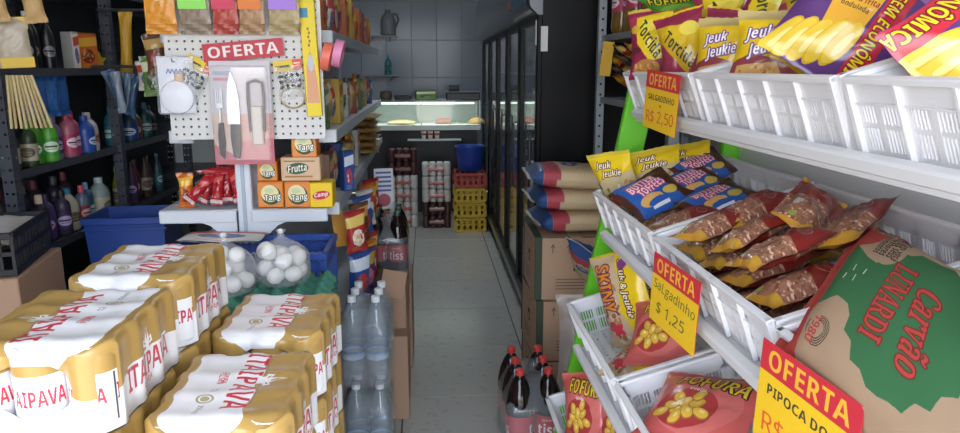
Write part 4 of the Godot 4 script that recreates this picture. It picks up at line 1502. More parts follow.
# ---------------------------------------------------------------- gondola with its pegboard end
func build_gondola() -> void:
	var wht := mat(C("d3d8de"), 0.45)
	var gr := mat(C("a9b2bd"), 0.4)
	var g := thing("gondola_shelving", "white steel gondola with a pegboard end and price rails", "shelving", Transform3D.IDENTITY)
	var cx := -0.62
	obj("spine_panel", boxmesh(Vector3(0.03, 1.75, 2.55), 0.003), wht, g, turned(P(cx, 1.025, 3.87)))
	obj("base_plinth", boxmesh(Vector3(0.54, 0.15, 2.55), 0.006), wht, g, turned(P(cx, 0.075, 3.87)))
	for y in [0.97, 1.235, 1.58]:
		for s in [-1, 1]:
			var sh := obj("shelf", boxmesh(Vector3(0.27, 0.022, 2.55), 0.003), wht, g, turned(P(cx + s * 0.15, y - 0.02, 3.87)))
			obj("price_rail", boxmesh(Vector3(0.008, 0.042, 2.53), 0.002), gr, sh, turned(Vector3(s * 0.139, -0.004, 0)))
			obj("end_plate", boxmesh(Vector3(0.085, 0.046, 0.012), 0.004), wht, sh, turned(Vector3(s * 0.10, -0.004, 1.276)))
	obj("shelf", boxmesh(Vector3(0.27, 0.022, 2.4), 0.003), wht, g, turned(P(cx + 0.15, 0.5, 3.95)))
	obj("low_deck", boxmesh(Vector3(0.12, 0.02, 0.62), 0.003), mat(C("5a4636"), 0.7), g, turned(P(-0.278, 0.52, 2.99)))
	obj("low_deck", boxmesh(Vector3(0.12, 0.02, 0.5), 0.003), mat(C("5a4636"), 0.7), g, turned(P(-0.278, 0.52, 3.95)))
	# end post and end shelf with its lip in two halves
	obj("end_post", boxmesh(Vector3(0.052, 1.75, 0.05), 0.004), wht, g, turned(P(-0.645, 0.9, 2.53)))
	obj("post_flute", boxmesh(Vector3(0.012, 1.7, 0.006), 0.001), gr, g, turned(P(-0.645, 0.9, 2.503)))
	for s in [-1, 1]:
		var lip := MB.new()
		var w := 0.262
		lip.box(Vector3(0, 0, 0.0), Vector3(w, 0.044, 0.012), 0.004)
		lip.box(Vector3(0, 0.02, -0.13), Vector3(w, 0.006, 0.25), 0.0)
		var x: float = -0.645 + s * (0.026 + w / 2)
		var ls := obj("end_shelf", lip.mesh(), wht, g, turned(P(x, 0.942, 2.49)))
		var br := slabmesh([Vector2(0, 0), Vector2(s * 0.12, 0), Vector2(s * 0.09, -0.012), Vector2(s * 0.05, -0.05), Vector2(0, -0.06)], 0.006)
		obj("bracket", br.mesh(), wht, ls, turned(Vector3(-s * w / 2, -0.02, 0.0)))
	# pegboard with real holes
	var peg := MB.new()
	peg.holed(0.506, 0.46, 20, 18, 0.0034, 0.004)
	peg.box(Vector3(0, -0.232, -0.002), Vector3(0.506, 0.005, 0.006))
	for s in [-1, 1]:
		peg.box(Vector3(s * 0.2545, 0, -0.002), Vector3(0.004, 0.462, 0.006))
	obj("pegboard", peg.mesh(), mat(C("d6d4d0"), 0.5), g, turned(P(-0.607, 1.447, 2.482)))
	obj("backing_board", boxmesh(Vector3(0.50, 0.46, 0.006), 0.0), mat(C("4a4a4c"), 0.9), g, turned(P(-0.607, 1.447, 2.494)))


func hook(x: float, y: float, parent: Node3D, ln := 0.05) -> void:
	var h := MB.new()
	h.tube([Vector3(0, 0, 0), Vector3(0, 0, ln), Vector3(0, 0.012, ln + 0.006)], 0.0022, 6)
	obj("peg_hook", h.mesh(), mat(C("b4b7bb"), 0.3, 0.9), parent, turned(P(x, y, 2.482)))


func build_pegboard_goods() -> void:
	# strip of spice bags with coloured header cards
	var sp := [[-0.852, "dd9436", "", "turmeric-orange spice bag without a header, at the end of the row"], [-0.744, "8f7d6c", "93dd62", "grey-brown spice bag with light green header"], [-0.648, "b3483e", "cf3d5c", "brick red spice bag with raspberry header"], [-0.565, "a9835f", "e07b32", "tan spice bag with orange header"], [-0.462, "a79467", "a579d6", "beige seed bag with lilac header"]]
	for i in 5:
		var q: Array = sp[i]
		var w: float = [0.098, 0.098, 0.08, 0.08, 0.098][i]
		var t := thing("spice_bag", q[3], "spice bag", turned(P(q[0], 1.655, 2.435)), "spice bags hung over the pegboard")
		for k in 4:
			var fold := bagmesh(w, 0.16 - 0.008 * k, 0.012, k, 0.006, 0.4, 0.3)
			var col := C(q[1])
			var m: StandardMaterial3D
			var key := "spice %d" % i
			if not M.has(key):
				m = StandardMaterial3D.new()
				var cv := CV.new(64, 96, col)
				cv.r.seed = i
				cv.scatter(140, 0, 0, 1, 1, 0.01, 0.03, [col.lightened(0.12), col.darkened(0.14), col.lightened(0.05), col.darkened(0.06)])
				cv.rect(0.36, 0.42, 0.18, 0.06, C("e6e2dc"))
				m.albedo_texture = cv.tex()
				m.roughness = 0.3
				M[key] = m
			obj("sachet", fold, M[key], t, Transform3D(Basis(Vector3.RIGHT, 0.05), Vector3(0.004 * k - 0.006, -0.0 - 0.006 * (3 - k), -0.02 + 0.011 * k)))
		if q[2] != "":
			obj("header_card", boxmesh(Vector3(w * 0.9, 0.075, 0.003), 0.0), mat(C(q[2]), 0.5), t, Transform3D(Basis(Vector3.RIGHT, 0.05), Vector3(0.002, 0.016, 0.026)))
		hook(q[0], 1.72, t, 0.03)
		t.get_child(t.get_child_count() - 1).position -= t.position
	# the red sign
	var sg := MB.new()
	sg.box(Vector3.ZERO, Vector3(0.262, 0.058, 0.002), 0.0, Transform3D.IDENTITY, 1)
	tag(obj("offer_sign", sg.mesh(), printed("sign", 0.5), self, Transform3D(Basis(Vector3.BACK, 0.085), P(-0.604, 1.508, 2.462))), "red paper sign with white capitals on the pegboard", "sign")
	# carded cutlery set
	var t := thing("cutlery_set", "carded kitchen knife, fork and peeler under a clear blister", "cutlery set", turned(P(-0.617, 1.302, 2.448)))
	var cd := MB.new()
	cd.box(Vector3.ZERO, Vector3(0.196, 0.342, 0.003), 0.0, Transform3D.IDENTITY, 1)
	obj("card", cd.mesh(), printed("blister", 0.4), t)
	var steel := mat(C("c8ccd2"), 0.16, 1.0)
	var wood := mat(C("6a4a3a"), 0.5)
	var black := mat(C("2b2623"), 0.4)
	var bl := slabmesh([Vector2(-0.02, -0.035), Vector2(0.02, -0.035), Vector2(0.02, 0.04), Vector2(0.013, 0.095), Vector2(-0.002, 0.137), Vector2(-0.014, 0.09), Vector2(-0.02, 0.03)], 0.002)
	obj("knife_blade", bl.mesh(), steel, t, turned(Vector3(-0.026, -0.0, 0.012)))
	var hd := slabmesh([Vector2(-0.014, -0.035), Vector2(-0.016, -0.08), Vector2(-0.010, -0.145), Vector2(0.008, -0.15), Vector2(0.015, -0.1), Vector2(0.016, -0.035)], 0.014)
	obj("knife_handle", hd.mesh(), black, t, turned(Vector3(-0.022, 0.0, 0.014)))
	var fk := MB.new()
	for k in 4:
		fk.box(Vector3(-0.009 + 0.006 * k, 0.07, 0), Vector3(0.0028, 0.05, 0.002))
	fk.box(Vector3(0, 0.038, 0), Vector3(0.022, 0.016, 0.002), 0.001)
	fk.box(Vector3(0, 0.0, 0), Vector3(0.007, 0.065, 0.002), 0.001)
	obj("fork_tines", fk.mesh(), steel, t, turned(Vector3(-0.07, -0.012, 0.012)))
	var fh := slabmesh([Vector2(-0.006, -0.03), Vector2(-0.011, -0.07), Vector2(-0.009, -0.135), Vector2(0.004, -0.15), Vector2(0.010, -0.1), Vector2(0.007, -0.03)], 0.012)
	obj("fork_handle", fh.mesh(), black, t, turned(Vector3(-0.068, 0.0, 0.013)))
	var ph := MB.new()
	ph.tube([Vector3(-0.022, -0.06, 0), Vector3(-0.026, 0.05, 0), Vector3(-0.024, 0.10, 0), Vector3(0, 0.108, 0), Vector3(0.024, 0.10, 0), Vector3(0.026, 0.05, 0), Vector3(0.022, -0.06, 0)], 0.005, 8)
	obj("peeler_frame", ph.mesh(), mat(C("574f58"), 0.35), t, turned(Vector3(0.05, 0.0, 0.014)))
	obj("peeler_handle", boxmesh(Vector3(0.036, 0.13, 0.014), 0.006), mat(C("cfc5bb"), 0.4), t, turned(Vector3(0.05, -0.04, 0.014)))
	obj("blister", boxmesh(Vector3(0.188, 0.318, 0.024), 0.008), clear(Color(0.95, 0.94, 0.97), 0.06, 0.05), t, turned(Vector3(0, -0.002, 0.0145)))
	# white disc blister
	t = thing("whistle_pack", "round white toy on a blue and white card in clear film", "toy", turned(P(-0.826, 1.385, 2.46), 2))
	obj("card", boxmesh(Vector3(0.115, 0.185, 0.002), 0.0, 1), printed("disc", 0.5), t, turned(Vector3(0, 0.01, 0)))
	obj("disc", lathed("disc", [Vector2(0, 0), Vector2(0.05, 0.0), Vector2(0.055, 0.006), Vector2(0.05, 0.014), Vector2(0.02, 0.018), Vector2(0, 0.018)], 28), mat(C("e6e8ee"), 0.35), t, Transform3D(Basis(Vector3.RIGHT, PI / 2), Vector3(0.002, -0.03, 0.006)))
	obj("spout", boxmesh(Vector3(0.026, 0.03, 0.014), 0.005), mat(C("d9b08a"), 0.5), t, turned(Vector3(0.012, 0.035, 0.012)))
	obj("film", boxmesh(Vector3(0.12, 0.19, 0.03), 0.01), clear(Color(0.95, 0.96, 1.0), 0.12, 0.15), t, turned(Vector3(0, 0.008, 0.012)))
	hook(-0.826, 1.47, t)
	t.get_child(t.get_child_count() - 1).position -= t.position
	# two hardware bags
	for e in [[-0.752, 1.455, -0.5, "small bag of dark fittings under a tilted yellow card by the toy"], [-0.462, 1.452, 0.12, "small bag of dark fittings under a yellow and orange card by the long card"]]:
		t = thing("fittings_bag", e[3], "fittings bag", Transform3D(Basis(Vector3.BACK, e[2]), P(e[0], e[1], 2.465)), "small carded bags on the pegboard")
		obj("header_card", boxmesh(Vector3(0.094, 0.036, 0.003), 0.0, 1), printed("header", 0.5), t, turned(Vector3(0, 0.006, 0)))
		for k in 12:
			obj("fitting", boxmesh(Vector3(0.017, 0.009, 0.012), 0.002), mat(C(["3b3f42", "55595c", "6a6e70"][k % 3]), 0.4, 0.5), t, Transform3D(Basis.from_euler(Vector3(0.3 * k, 0.4 * k, 0.9 * k)), Vector3(-0.028 + 0.0187 * (k % 4), -0.028 - 0.017 * (k / 4), 0.006)))
		obj("film", bagmesh(0.094, 0.11, 0.018, 1, 0.004, 0.6, 0.2), clear(Color(0.9, 0.9, 0.88), 0.18, 0.15), t, turned(Vector3(0, -0.05, 0.004)))
	t = thing("elastic_ring", "tan rubber ring hanging below the dark fittings", "ring", turned(P(-0.452, 1.352, 2.465)))
	var rg := []
	for k in 20:
		rg.append(Vector3(cos(TAU * k / 20) * 0.04, sin(TAU * k / 20) * 0.034, 0))
	var rb := MB.new()
	rb.tube(rg, 0.003, 6, true)
	obj("band", rb.mesh(), mat(C("b09a6c"), 0.5), t)
	# long yellow card
	var lc := MB.new()
	lc.box(Vector3.ZERO, Vector3(0.05, 0.44, 0.02), 0.002, Transform3D.IDENTITY, 1)
	tag(obj("long_card", lc.mesh(), printed("long_card", 0.5), self, Transform3D(Basis(Vector3.BACK, 0.03), P(-0.386, 1.51, 2.462))), "long upright yellow carded lighter pack at the pegboard's edge", "card pack")
	# adhesive tape rolls
	for e in [[-0.331, 1.487, 2.46, "e8745e", "coral", -14.0], [-0.296, 1.497, 2.48, "d98ab0", "pink", -14.0]]:
		t = thing("ribbon_roll", "%s ribbon roll hanging at the end of the gondola" % e[4], "ribbon roll", Transform3D(Basis(Vector3.BACK, deg_to_rad(e[5])), P(e[0], e[1], e[2])), "ribbon rolls")
		obj("roll", lathed("ribbon", [Vector2(0.018, -0.015), Vector2(0.044, -0.015), Vector2(0.046, -0.013), Vector2(0.046, 0.013), Vector2(0.044, 0.015), Vector2(0.018, 0.015), Vector2(0.018, -0.015)], 26), mat(C(e[3]), 0.4), t, Transform3D(Basis(Vector3.BACK, PI / 2), Vector3.ZERO))
	# goods on the end shelf
	var yb := 0.967
	var bx := [["tang", -0.556, yb + 0.047, 2.565, 0.09, 0.092, 0.1, "orange drink box, lower row, next to the white post"], ["tang", -0.462, yb + 0.047, 2.56, 0.09, 0.092, 0.1, "orange drink box, middle of the lower row"], ["camp", -0.378, yb + 0.045, 2.55, 0.08, 0.088, 0.1, "bright yellow drink box with red oval"], ["tang", -0.566, yb + 0.128, 2.575, 0.07, 0.07, 0.09, "small orange drink box in the second row by the white post"], ["fruta", -0.447, yb + 0.136, 2.565, 0.136, 0.084, 0.1, "tan carton with green oval on top of the orange boxes"], ["tang", -0.432, yb + 0.222, 2.56, 0.087, 0.088, 0.09, "orange drink box half hidden behind the pegboard's lower edge"]]
	for q in bx:
		tag(obj("drink_box", boxmesh(Vector3(q[4], q[5], q[6]), 0.003, 1), printed(q[0], 0.45), self, turned(P(q[1], q[2], q[3]), 0)), q[7], "drink box", "drink boxes on the end shelf")
	goods("g_orange", "sauce_pouch", "orange pouch with a pointed cap standing at the shelf end", "", at(P(-0.853, yb + 0.062, 2.545), Vector3.RIGHT, Vector3.UP), 0.06, 0.125, 0.04, 1, "pouch", 0.3)
	for k in 7:
		var lean: float = [-0.75, -0.5, -0.3, -0.12, 0.0, 0.1, 0.25][k]
		goods("redsachet", "red_sachet", "shiny red sachet, %s from the orange pouch" % ORD[k], "red sachets on the end shelf", at(P(-0.80 + 0.021 * k, yb + 0.07 + 0.002 * k, 2.525 + 0.034 * (k % 3)), Vector3(cos(lean), sin(lean), 0.0), Vector3(-sin(lean), cos(lean), -0.25)), 0.045, 0.13, 0.03, k % 4, "sachet", 0.2)
	goods("redsachet", "red_sachet", "shiny red sachet lying flat across the others", "red sachets on the end shelf", at(P(-0.735, yb + 0.128, 2.54), Vector3(0.1, 0.3, 1), Vector3(1, 0.05, 0)), 0.045, 0.15, 0.025, 2, "sachet", 0.2)


# ---------------------------------------------------------------- goods along the gondola's aisle side
func build_gondola_goods() -> void:
	rng.seed = 41
	var nm := {"g_orange": "orange", "g_blue": "blue", "g_green": "green", "g_red": "red", "g_straw": "straw-coloured", "g_purple": "purple", "g_white": "white", "g_brown": "brown", "g_yellow": "yellow", "g_dark": "black"}
	var rows := [[1.582, ["g_orange", "g_blue", "g_white", "g_red", "g_blue", "g_purple", "g_orange", "g_yellow", "g_dark", "g_yellow", "g_brown", "g_orange"], "top", 0.18], [1.237, ["g_green", "g_straw", "g_white", "g_yellow", "g_blue", "g_green", "g_white", "g_brown", "g_straw", "g_red", "g_brown", "g_orange", "g_green", "g_red"], "middle", 0.17], [0.972, ["g_brown", "g_white", "g_red", "g_blue", "g_red", "g_straw", "g_straw", "g_yellow", "g_straw", "g_white", "g_orange", "g_straw"], "lower", 0.17]]
	for r in rows:
		var d := 2.60
		var k := 0
		while d < 4.98 and k < 20:
			if r[2] == "lower" and d > 3.8 and d < 4.3:
				d = 4.3
			var key: String = r[1][k % r[1].size()]
			var w := rng.randf_range(0.085, 0.125)
			var h: float = r[3] * rng.randf_range(0.85, 1.15)
			var x := rng.randf_range(-0.40, -0.385)
			var lab := "%s %s, %s from the pegboard on the gondola's %s shelf"
			if (k * 7 + int(r[0] * 10)) % 3 == 0:
				var o := obj("food_box", boxmesh(Vector3(w, h, 0.07), 0.002, 1), printed(key, 0.45), self, at(P(x, r[0] + h / 2 - 0.008, d + w / 2), Vector3(0, 0, -1), Vector3.UP))
				tag(o, lab % [nm[key], "food carton", ORD[k], r[2]], "food box", "goods on the gondola's %s shelf" % r[2])
			else:
				goods(key, "food_packet", lab % [nm[key], "food packet", ORD[k], r[2]], "goods on the gondola's %s shelf" % r[2], at(P(x, r[0] + h / 2 - 0.008, d + w / 2), Vector3(0.1 * rng.randf_range(-1, 1), 0, -1), Vector3(0.06, 1, 0.05 * rng.randf_range(-1, 1))), w, h, 0.06, k % 4, "food packet", 0.35)
			d += w + 0.006
			k += 1
	# straw-coloured pasta bags heaped over the lower shelf's edge
	for k in 6:
		goods("g_straw", "pasta_bag", "long straw-coloured pasta bag, %s in the pile on the lower shelf" % ORD[k], "pasta bags piled on the gondola", at(P(-0.385 + 0.01 * (k % 2), 0.993 + 0.0385 * k, 4.08), Vector3(1, 0.0, 0.05 * (k % 3 - 1)), Vector3(0.0, 0.0, -1)), 0.22, 0.28, 0.036, k % 4, "pasta bag", 0.35)
	# lower deck and floor goods before the gondola
	var low := [["g_blue", -0.285, 2.80, 0.11, 0.2, "blue biscuit bag standing low behind the blue basket"], ["g_purple", -0.27, 2.9, 0.11, 0.19, "purple bag low beside the egg trays"], ["g_orange", -0.28, 3.0, 0.11, 0.2, "orange bag low by the bottled water"], ["g_red", -0.275, 3.1, 0.11, 0.21, "red biscuit bag over the brown cartons"], ["g_dark", -0.28, 3.2, 0.11, 0.2, "black bag next to the red biscuit bag"], ["g_red", -0.27, 3.78, 0.12, 0.22, "red bag just past the soda bottles"], ["g_white", -0.27, 3.9, 0.12, 0.22, "white and red bag behind the soda bottles"], ["g_red", -0.275, 4.02, 0.12, 0.22, "red bag farthest along the low deck"]]
	for q in low:
		goods(q[0], "biscuit_bag", q[5], "bags on the gondola's low deck", at(P(q[1], 0.532 + q[4] / 2, q[2]), Vector3(0.8, 0.0, -0.6), Vector3(0.0, 1, 0.06)), q[3], q[4], 0.06, int(q[2] * 10) % 4, "biscuit bag", 0.3)
	for k in 6:
		var kk: String = ["g_red", "g_brown", "g_blue", "g_white", "g_orange", "g_red"][k]
		goods(kk, "biscuit_bag", "bag hanging by its seal below the lower rail, %s from the end shelf" % ORD[k], "bags hanging below the lower rail", at(P(-0.287, 0.826, 2.74 + 0.16 * k), Vector3(0.75, 0.05, -0.65), Vector3(-0.03, 1, 0)), 0.1, 0.17, 0.04, k % 4, "biscuit bag", 0.3)
	# book-like blue carton, price list, orange tag
	tag(obj("tall_carton", boxmesh(Vector3(0.05, 0.16, 0.03), 0.002, 1), printed("g_blue", 0.4), self, at(P(-0.325, 1.05, 2.85), Vector3(0.7, 0, -0.7), Vector3.UP)), "narrow upright blue carton on the lower gondola shelf's edge", "food box")
	tag(obj("price_list", boxmesh(Vector3(0.1, 0.215, 0.003), 0.0, 1), printed("price_list", 0.5), self, at(P(-0.235, 0.83, 3.71), Vector3(0.95, 0.0, -0.2), Vector3.UP)), "white and blue printed list hanging on the gondola", "price list")
	tag(obj("hanging_tag", boxmesh(Vector3(0.05, 0.17, 0.002), 0.0), mat(C("dc9a2a"), 0.5), self, at(P(-0.368, 0.815, 2.88), Vector3(0.95, 0.1, -0.2), Vector3(0.08, 1, 0))), "orange-yellow paper tag hanging under the end shelf", "tag")


# ---------------------------------------------------------------- cooler
func build_cooler() -> void:
	var blk := mat(C("0d0d0f"), 0.4, 0.0, 0.3)
	var dark := mat(C("2a2d32"), 0.3)
	var ins := mat(C("e1e6e8"), 0.5)
	var c := thing("drinks_cooler", "long black five-door drinks cooler with rounded dark header", "cooler", Transform3D.IDENTITY)
	var d0 := 3.56
	var d1 := 7.1
	var mid := (d0 + d1) / 2
	var ln := d1 - d0
	for e in [d0 + 0.02, d1 - 0.02]:
		obj("side_panel", boxmesh(Vector3(0.68, 1.98, 0.04), 0.006), blk, c, turned(P(0.56 + 0.34, 1.0, e)))
	obj("back_panel", boxmesh(Vector3(0.03, 1.9, ln - 0.08), 0.0), ins, c, turned(P(1.22, 1.0, mid)))
	obj("top_panel", boxmesh(Vector3(0.66, 0.03, ln - 0.08), 0.0), blk, c, turned(P(0.9, 1.96, mid)))
	obj("kick_plate", boxmesh(Vector3(0.03, 0.12, ln), 0.004), dark, c, turned(P(0.575, 0.075, mid)))
	obj("floor_panel", boxmesh(Vector3(0.62, 0.03, ln - 0.08), 0.0), ins, c, turned(P(0.9, 0.14, mid)))
	obj("bumper_rail", boxmesh(Vector3(0.03, 0.03, ln), 0.008), mat(C("8f969b"), 0.3, 0.6), c, turned(P(0.545, 0.125, mid)))
	for k in 4:
		obj("inner_shelf", boxmesh(Vector3(0.5, 0.012, ln - 0.1), 0.0), ins, c, turned(P(0.93, 0.45 + 0.32 * k, mid)))
	# rounded header
	var pr := [Vector2(0.60, 1.70), Vector2(0.53, 1.705), Vector2(0.495, 1.74), Vector2(0.475, 1.82), Vector2(0.475, 1.95), Vector2(0.49, 2.06), Vector2(0.53, 2.12), Vector2(0.60, 2.14)]
	var hp := PackedVector3Array()
	var hu := PackedVector2Array()
	for e in [d0, d0 + 0.02, d1 - 0.02, d1]:
		for q in pr:
			var ins_: float = 0.012 if e == d0 or e == d1 else 0.0
			hp.append(P(q.x + ins_, q.y, e))
			hu.append(Vector2(0, 0))
	var hm := MB.new()
	hm.grid(hp, hu, pr.size(), 4, false, P(0.7, 1.9, mid))
	var cap := []
	for q in pr:
		cap.append(Vector2(q.x + 0.012, q.y))
	for e in [d0 + 0.001, d1 - 0.001]:
		hm.add(slabmesh(cap, 0.002), turned(Vector3(0, 0, -e)))
	var header := obj("header", hm.mesh(), mat(C("41454c"), 0.22), c)
	obj("header_print", boxmesh(Vector3(0.003, 0.07, 0.5), 0.001), mat(C("35648f"), 0.3), header, Transform3D(Basis(Vector3.BACK, 0.18), P(0.4785, 1.80, d0 + 0.32)))
	obj("header_print", boxmesh(Vector3(0.003, 0.04, 0.2), 0.001), mat(C("9a5a4a"), 0.3), header, Transform3D(Basis(Vector3.BACK, 0.18), P(0.4785, 1.80, d0 + 0.72)))
	var n := 5
	var w := ln / n
	for k in n:
		var dc := d0 + w * (k + 0.5)
		var dr := Node3D.new()
		dr.name = "door"
		c.add_child(dr, true)
		dr.position = P(0.56, 0.93, dc)
		var fr := MB.new()
		for s in [-1, 1]:
			fr.box(Vector3(0, 0, s * (w / 2 - 0.026)), Vector3(0.04, 1.56, 0.045), 0.005)
			fr.box(Vector3(0, s * 0.76, 0), Vector3(0.04, 0.045, w - 0.02), 0.004)
		obj("door_frame", fr.mesh(), blk, dr)
		obj("pane", boxmesh(Vector3(0.008, 1.5, w - 0.09), 0.0), clear(Color(0.75, 0.8, 0.84), 0.1, 0.03), dr)
		var hd := MB.new()
		hd.tube([Vector3(-0.02, -0.2, w / 2 - 0.05), Vector3(-0.042, -0.19, w / 2 - 0.05), Vector3(-0.042, 0.19, w / 2 - 0.05), Vector3(-0.02, 0.2, w / 2 - 0.05)], 0.007, 8)
		obj("handle", hd.mesh(), dark, dr)
	obj("energy_label", boxmesh(Vector3(0.003, 0.12, 0.034), 0.0), mat(C("d2d4d2"), 0.5), c, turned(P(0.538, 1.62, d0 + 0.03)))
	obj("energy_label", boxmesh(Vector3(0.034, 0.12, 0.003), 0.0), mat(C("d2d4d2"), 0.5), c, turned(P(0.575, 1.59, d0 - 0.002)))
	# goods seen through the doors
	rng.seed = 8
	for k in 4:
		for j in 16:
			var dd := d0 + 0.16 + j * 0.21
			var kd: String = ["l_white", "l_cream", "l_red", "l_blue"][(j / 3 + k) % 4]
			var b := bottle_into(self, "round", mat(C(["c9ccc8", "b9b3a4", "8a3a3a", "4a6a9a"][(j / 3 + k) % 4]), 0.3), printed(kd, 0.4), mat(C(["e8e8e8", "3a3a3a", "b03030", "3a5aa0"][(j + k) % 4]), 0.4), turned(P(0.74, 0.459 + 0.32 * k - 0.003, dd), 30 * j), "yoghurt_bottle")
			tag(b, "small bottle behind the cooler glass, %s along the %s cooler shelf" % [ORD[j], ["lowest", "second", "third", "highest"][k]], "bottle", "bottles in the drinks cooler")


# ---------------------------------------------------------------- cartons, sacks and soda before the cooler
func build_carton_stack() -> void:
	var cm := printed("carton", 0.8)
	for k in 3:
		var h: float = [0.165, 0.285, 0.285][k]
		var y: float = [0.0, 0.165, 0.45][k]
		var t := thing("carton", "brown printed carton, %s of the stack beside the cooler" % ["bottom one", "middle one", "topmost"][k], "carton", turned(P(0.635, y, 3.165), [0.0, 1.5, -1.0][k]), "cartons stacked by the cooler")
		obj("body", boxmesh(Vector3(0.355, h - 0.002, 0.42), 0.003, 0), cm, t, turned(Vector3(0, h / 2, 0)))
		obj("tape_strip", boxmesh(Vector3(0.05, 0.002, 0.424), 0.0), mat(C("b59a78"), 0.3), t, turned(Vector3(0, h - 0.0015, 0)))
		obj("hand_hole", boxmesh(Vector3(0.03, 0.03, 0.004), 0.0), mat(C("3a3026"), 0.8), t, turned(Vector3(0.03, h * 0.62, 0.2105)))
	for k in 3:
		goods("grain", "grain_sack", "beige grain sack with red and blue end, %s of the pile on the cartons" % ["bottom one", "middle one", "topmost"][k], "grain sacks on the cartons", at(P(0.665 + [0.02, 0.0, -0.01][k], 0.735 + 0.056 + 0.096 * k, 3.12 - 0.01 * k), Vector3(0.05 * (k - 1), 0, -1), Vector3(-1, [0.0, 0.02, 0.05][k], 0)), 0.34, 0.46, 0.1, k, "sack", 0.5, 0.02, 0.2, 0.05)
	# loose bag and crumpled clear bags beside the cartons
	goods("grain", "grain_sack", "single beige sack with red and blue end wedged beside the green post", "grain sacks on the cartons", at(P(0.63, 0.69, 2.68), Vector3(0.6, -0.3, 0.6), Vector3(-0.5, 0.75, 0.3)), 0.2, 0.24, 0.09, 1, "sack", 0.5, 0.012, 0.4, 0.08)
	var sb := thing("clear_bag", "crumpled clear plastic bag hanging between cartons and green post", "bag", turned(P(0.61, 0.122, 2.70)))
	obj("film", bagmesh(0.22, 0.42, 0.12, 2, 0.02, 0.5, 0.45), clear(Color(0.9, 0.86, 0.84), 0.35, 0.2), sb, turned(Vector3(0, 0.23, 0)))
	obj("packet", bagmesh(0.15, 0.32, 0.06, 1, 0.02, 0.5, 0.3), mat(C("a58f86"), 0.5), sb, turned(Vector3(0.01, 0.2, 0)))
	var bc := thing("supply_crate", "low grey crate under the clear plastic bag", "crate", turned(P(0.66, 0, 2.66)))
	obj("crate_body", boxmesh(Vector3(0.3, 0.12, 0.26), 0.006), mat(C("6a5a52"), 0.7), bc, turned(Vector3(0, 0.06, 0)))
	bottle_pack("soda_bottle_pack", "shrink-wrapped dark soda bottles with red caps in the middle of the aisle", "soda packs", turned(P(0.375, 0, 2.545), 2.0, 1.07), "soda", mat(C("1c0f0d"), 0.08), printed("tiss", 0.35), mat(C("c43a36"), 0.4), 0.1, 4)


func build_left_floor_goods() -> void:
	var wb := clear(Color(0.66, 0.72, 0.76), 0.2, 0.05)
	for k in 2:
		bottle_pack("water_bottle_pack", "shrink-wrapped clear water bottles, %s pack of the pile" % ["lower", "upper"][k], "water packs", turned(P(-0.232, 0.331 * k, 2.52), [0.0, -3.0][k]), "water", wb, printed("water", 0.3), mat(C("dfe3e8"), 0.35), 0.086, 9 + k)
	# cartons along the gondola
	var cm := printed("plain_carton", 0.85)
	var t := thing("open_carton", "plain brown carton with an open flap beside the bottled water", "carton", turned(P(-0.155, 0, 2.98), 0.5))
	obj("body", boxmesh(Vector3(0.115, 0.37, 0.4), 0.003), cm, t, turned(Vector3(0, 0.185, 0)))
	t = thing("open_carton", "smaller brown carton with raised flap, on the plain carton", "carton", turned(P(-0.155, 0.37, 3.02), -1.0))
	obj("body", boxmesh(Vector3(0.11, 0.17, 0.3), 0.003), cm, t, turned(Vector3(0, 0.085, 0)))
	obj("flap", boxmesh(Vector3(0.10, 0.004, 0.12), 0.001), cm, t, Transform3D(Basis(Vector3.BACK, -0.2) * Basis(Vector3.RIGHT, 0.9), Vector3(0.004, 0.203, 0.17)))
	bottle_pack("soda_bottle_pack", "shrink-wrapped dark soda bottles standing by the gondola, red labels", "soda packs", turned(P(-0.205, 0.43, 3.5), 0.0), "soda", mat(C("1c0f0d"), 0.08), printed("tiss", 0.35), mat(C("3f5a4a"), 0.4), 0.1, 6)
	t = thing("carton", "brown carton carrying the soda bottles by the gondola", "carton", turned(P(-0.2, 0, 3.5)))
	obj("body", boxmesh(Vector3(0.22, 0.43, 0.36), 0.003), cm, t, turned(Vector3(0, 0.215, 0)))
	# blue basket under the end shelf
	var bl := mat(C("2c4f9e"), 0.4)
	t = thing("blue_basket", "blue slotted plastic basket under the pegboard shelf", "basket", turned(P(-0.585, 0.675, 2.355), 0.5))
	var W := 0.5
	var D := 0.265
	var H := 0.2
	for e in [[0.0, D / 2, W, 0.0], [0.0, -D / 2, W, 0.0], [W / 2, 0.0, D, PI / 2], [-W / 2, 0.0, D, PI / 2]]:
		var m := MB.new()
		m.box(Vector3(0, H - 0.012, 0), Vector3(e[2] + 0.02, 0.024, 0.02), 0.004)
		m.box(Vector3(0, 0.02, 0), Vector3(e[2], 0.04, 0.006))
		m.box(Vector3(0, H - 0.045, 0), Vector3(e[2], 0.03, 0.006))
		var nb := int(e[2] / 0.022)
		for k in nb + 1:
			m.box(Vector3(-e[2] / 2 + e[2] * k / nb, H / 2, 0), Vector3(0.010, H - 0.02, 0.006))
		obj("basket_wall", m.mesh(), bl, t, Transform3D(Basis(Vector3.UP, e[3]), Vector3(e[0], 0, e[1])))
	obj("basket_floor", boxmesh(Vector3(W, 0.006, D), 0.0), bl, t, turned(Vector3(0, 0.004, 0)))
	goods("g_white", "flyer_bundle", "white printed flyers lying on the blue basket", "", at(P(-0.70, 0.886, 2.42), Vector3(1, 0, 0.1), Vector3(0.1, 0.02, -1)), 0.28, 0.12, 0.02, 0, "flyers", 0.5, 0.004, 0.3, 0.1)
	t = thing("cardboard_box", "dark brown carton under the blue basket", "box", turned(P(-0.585, 0.0, 2.36)))
	obj("carton", boxmesh(Vector3(0.46, 0.673, 0.1), 0.004), cm, t, turned(Vector3(0, 0.3365, 0.0)))


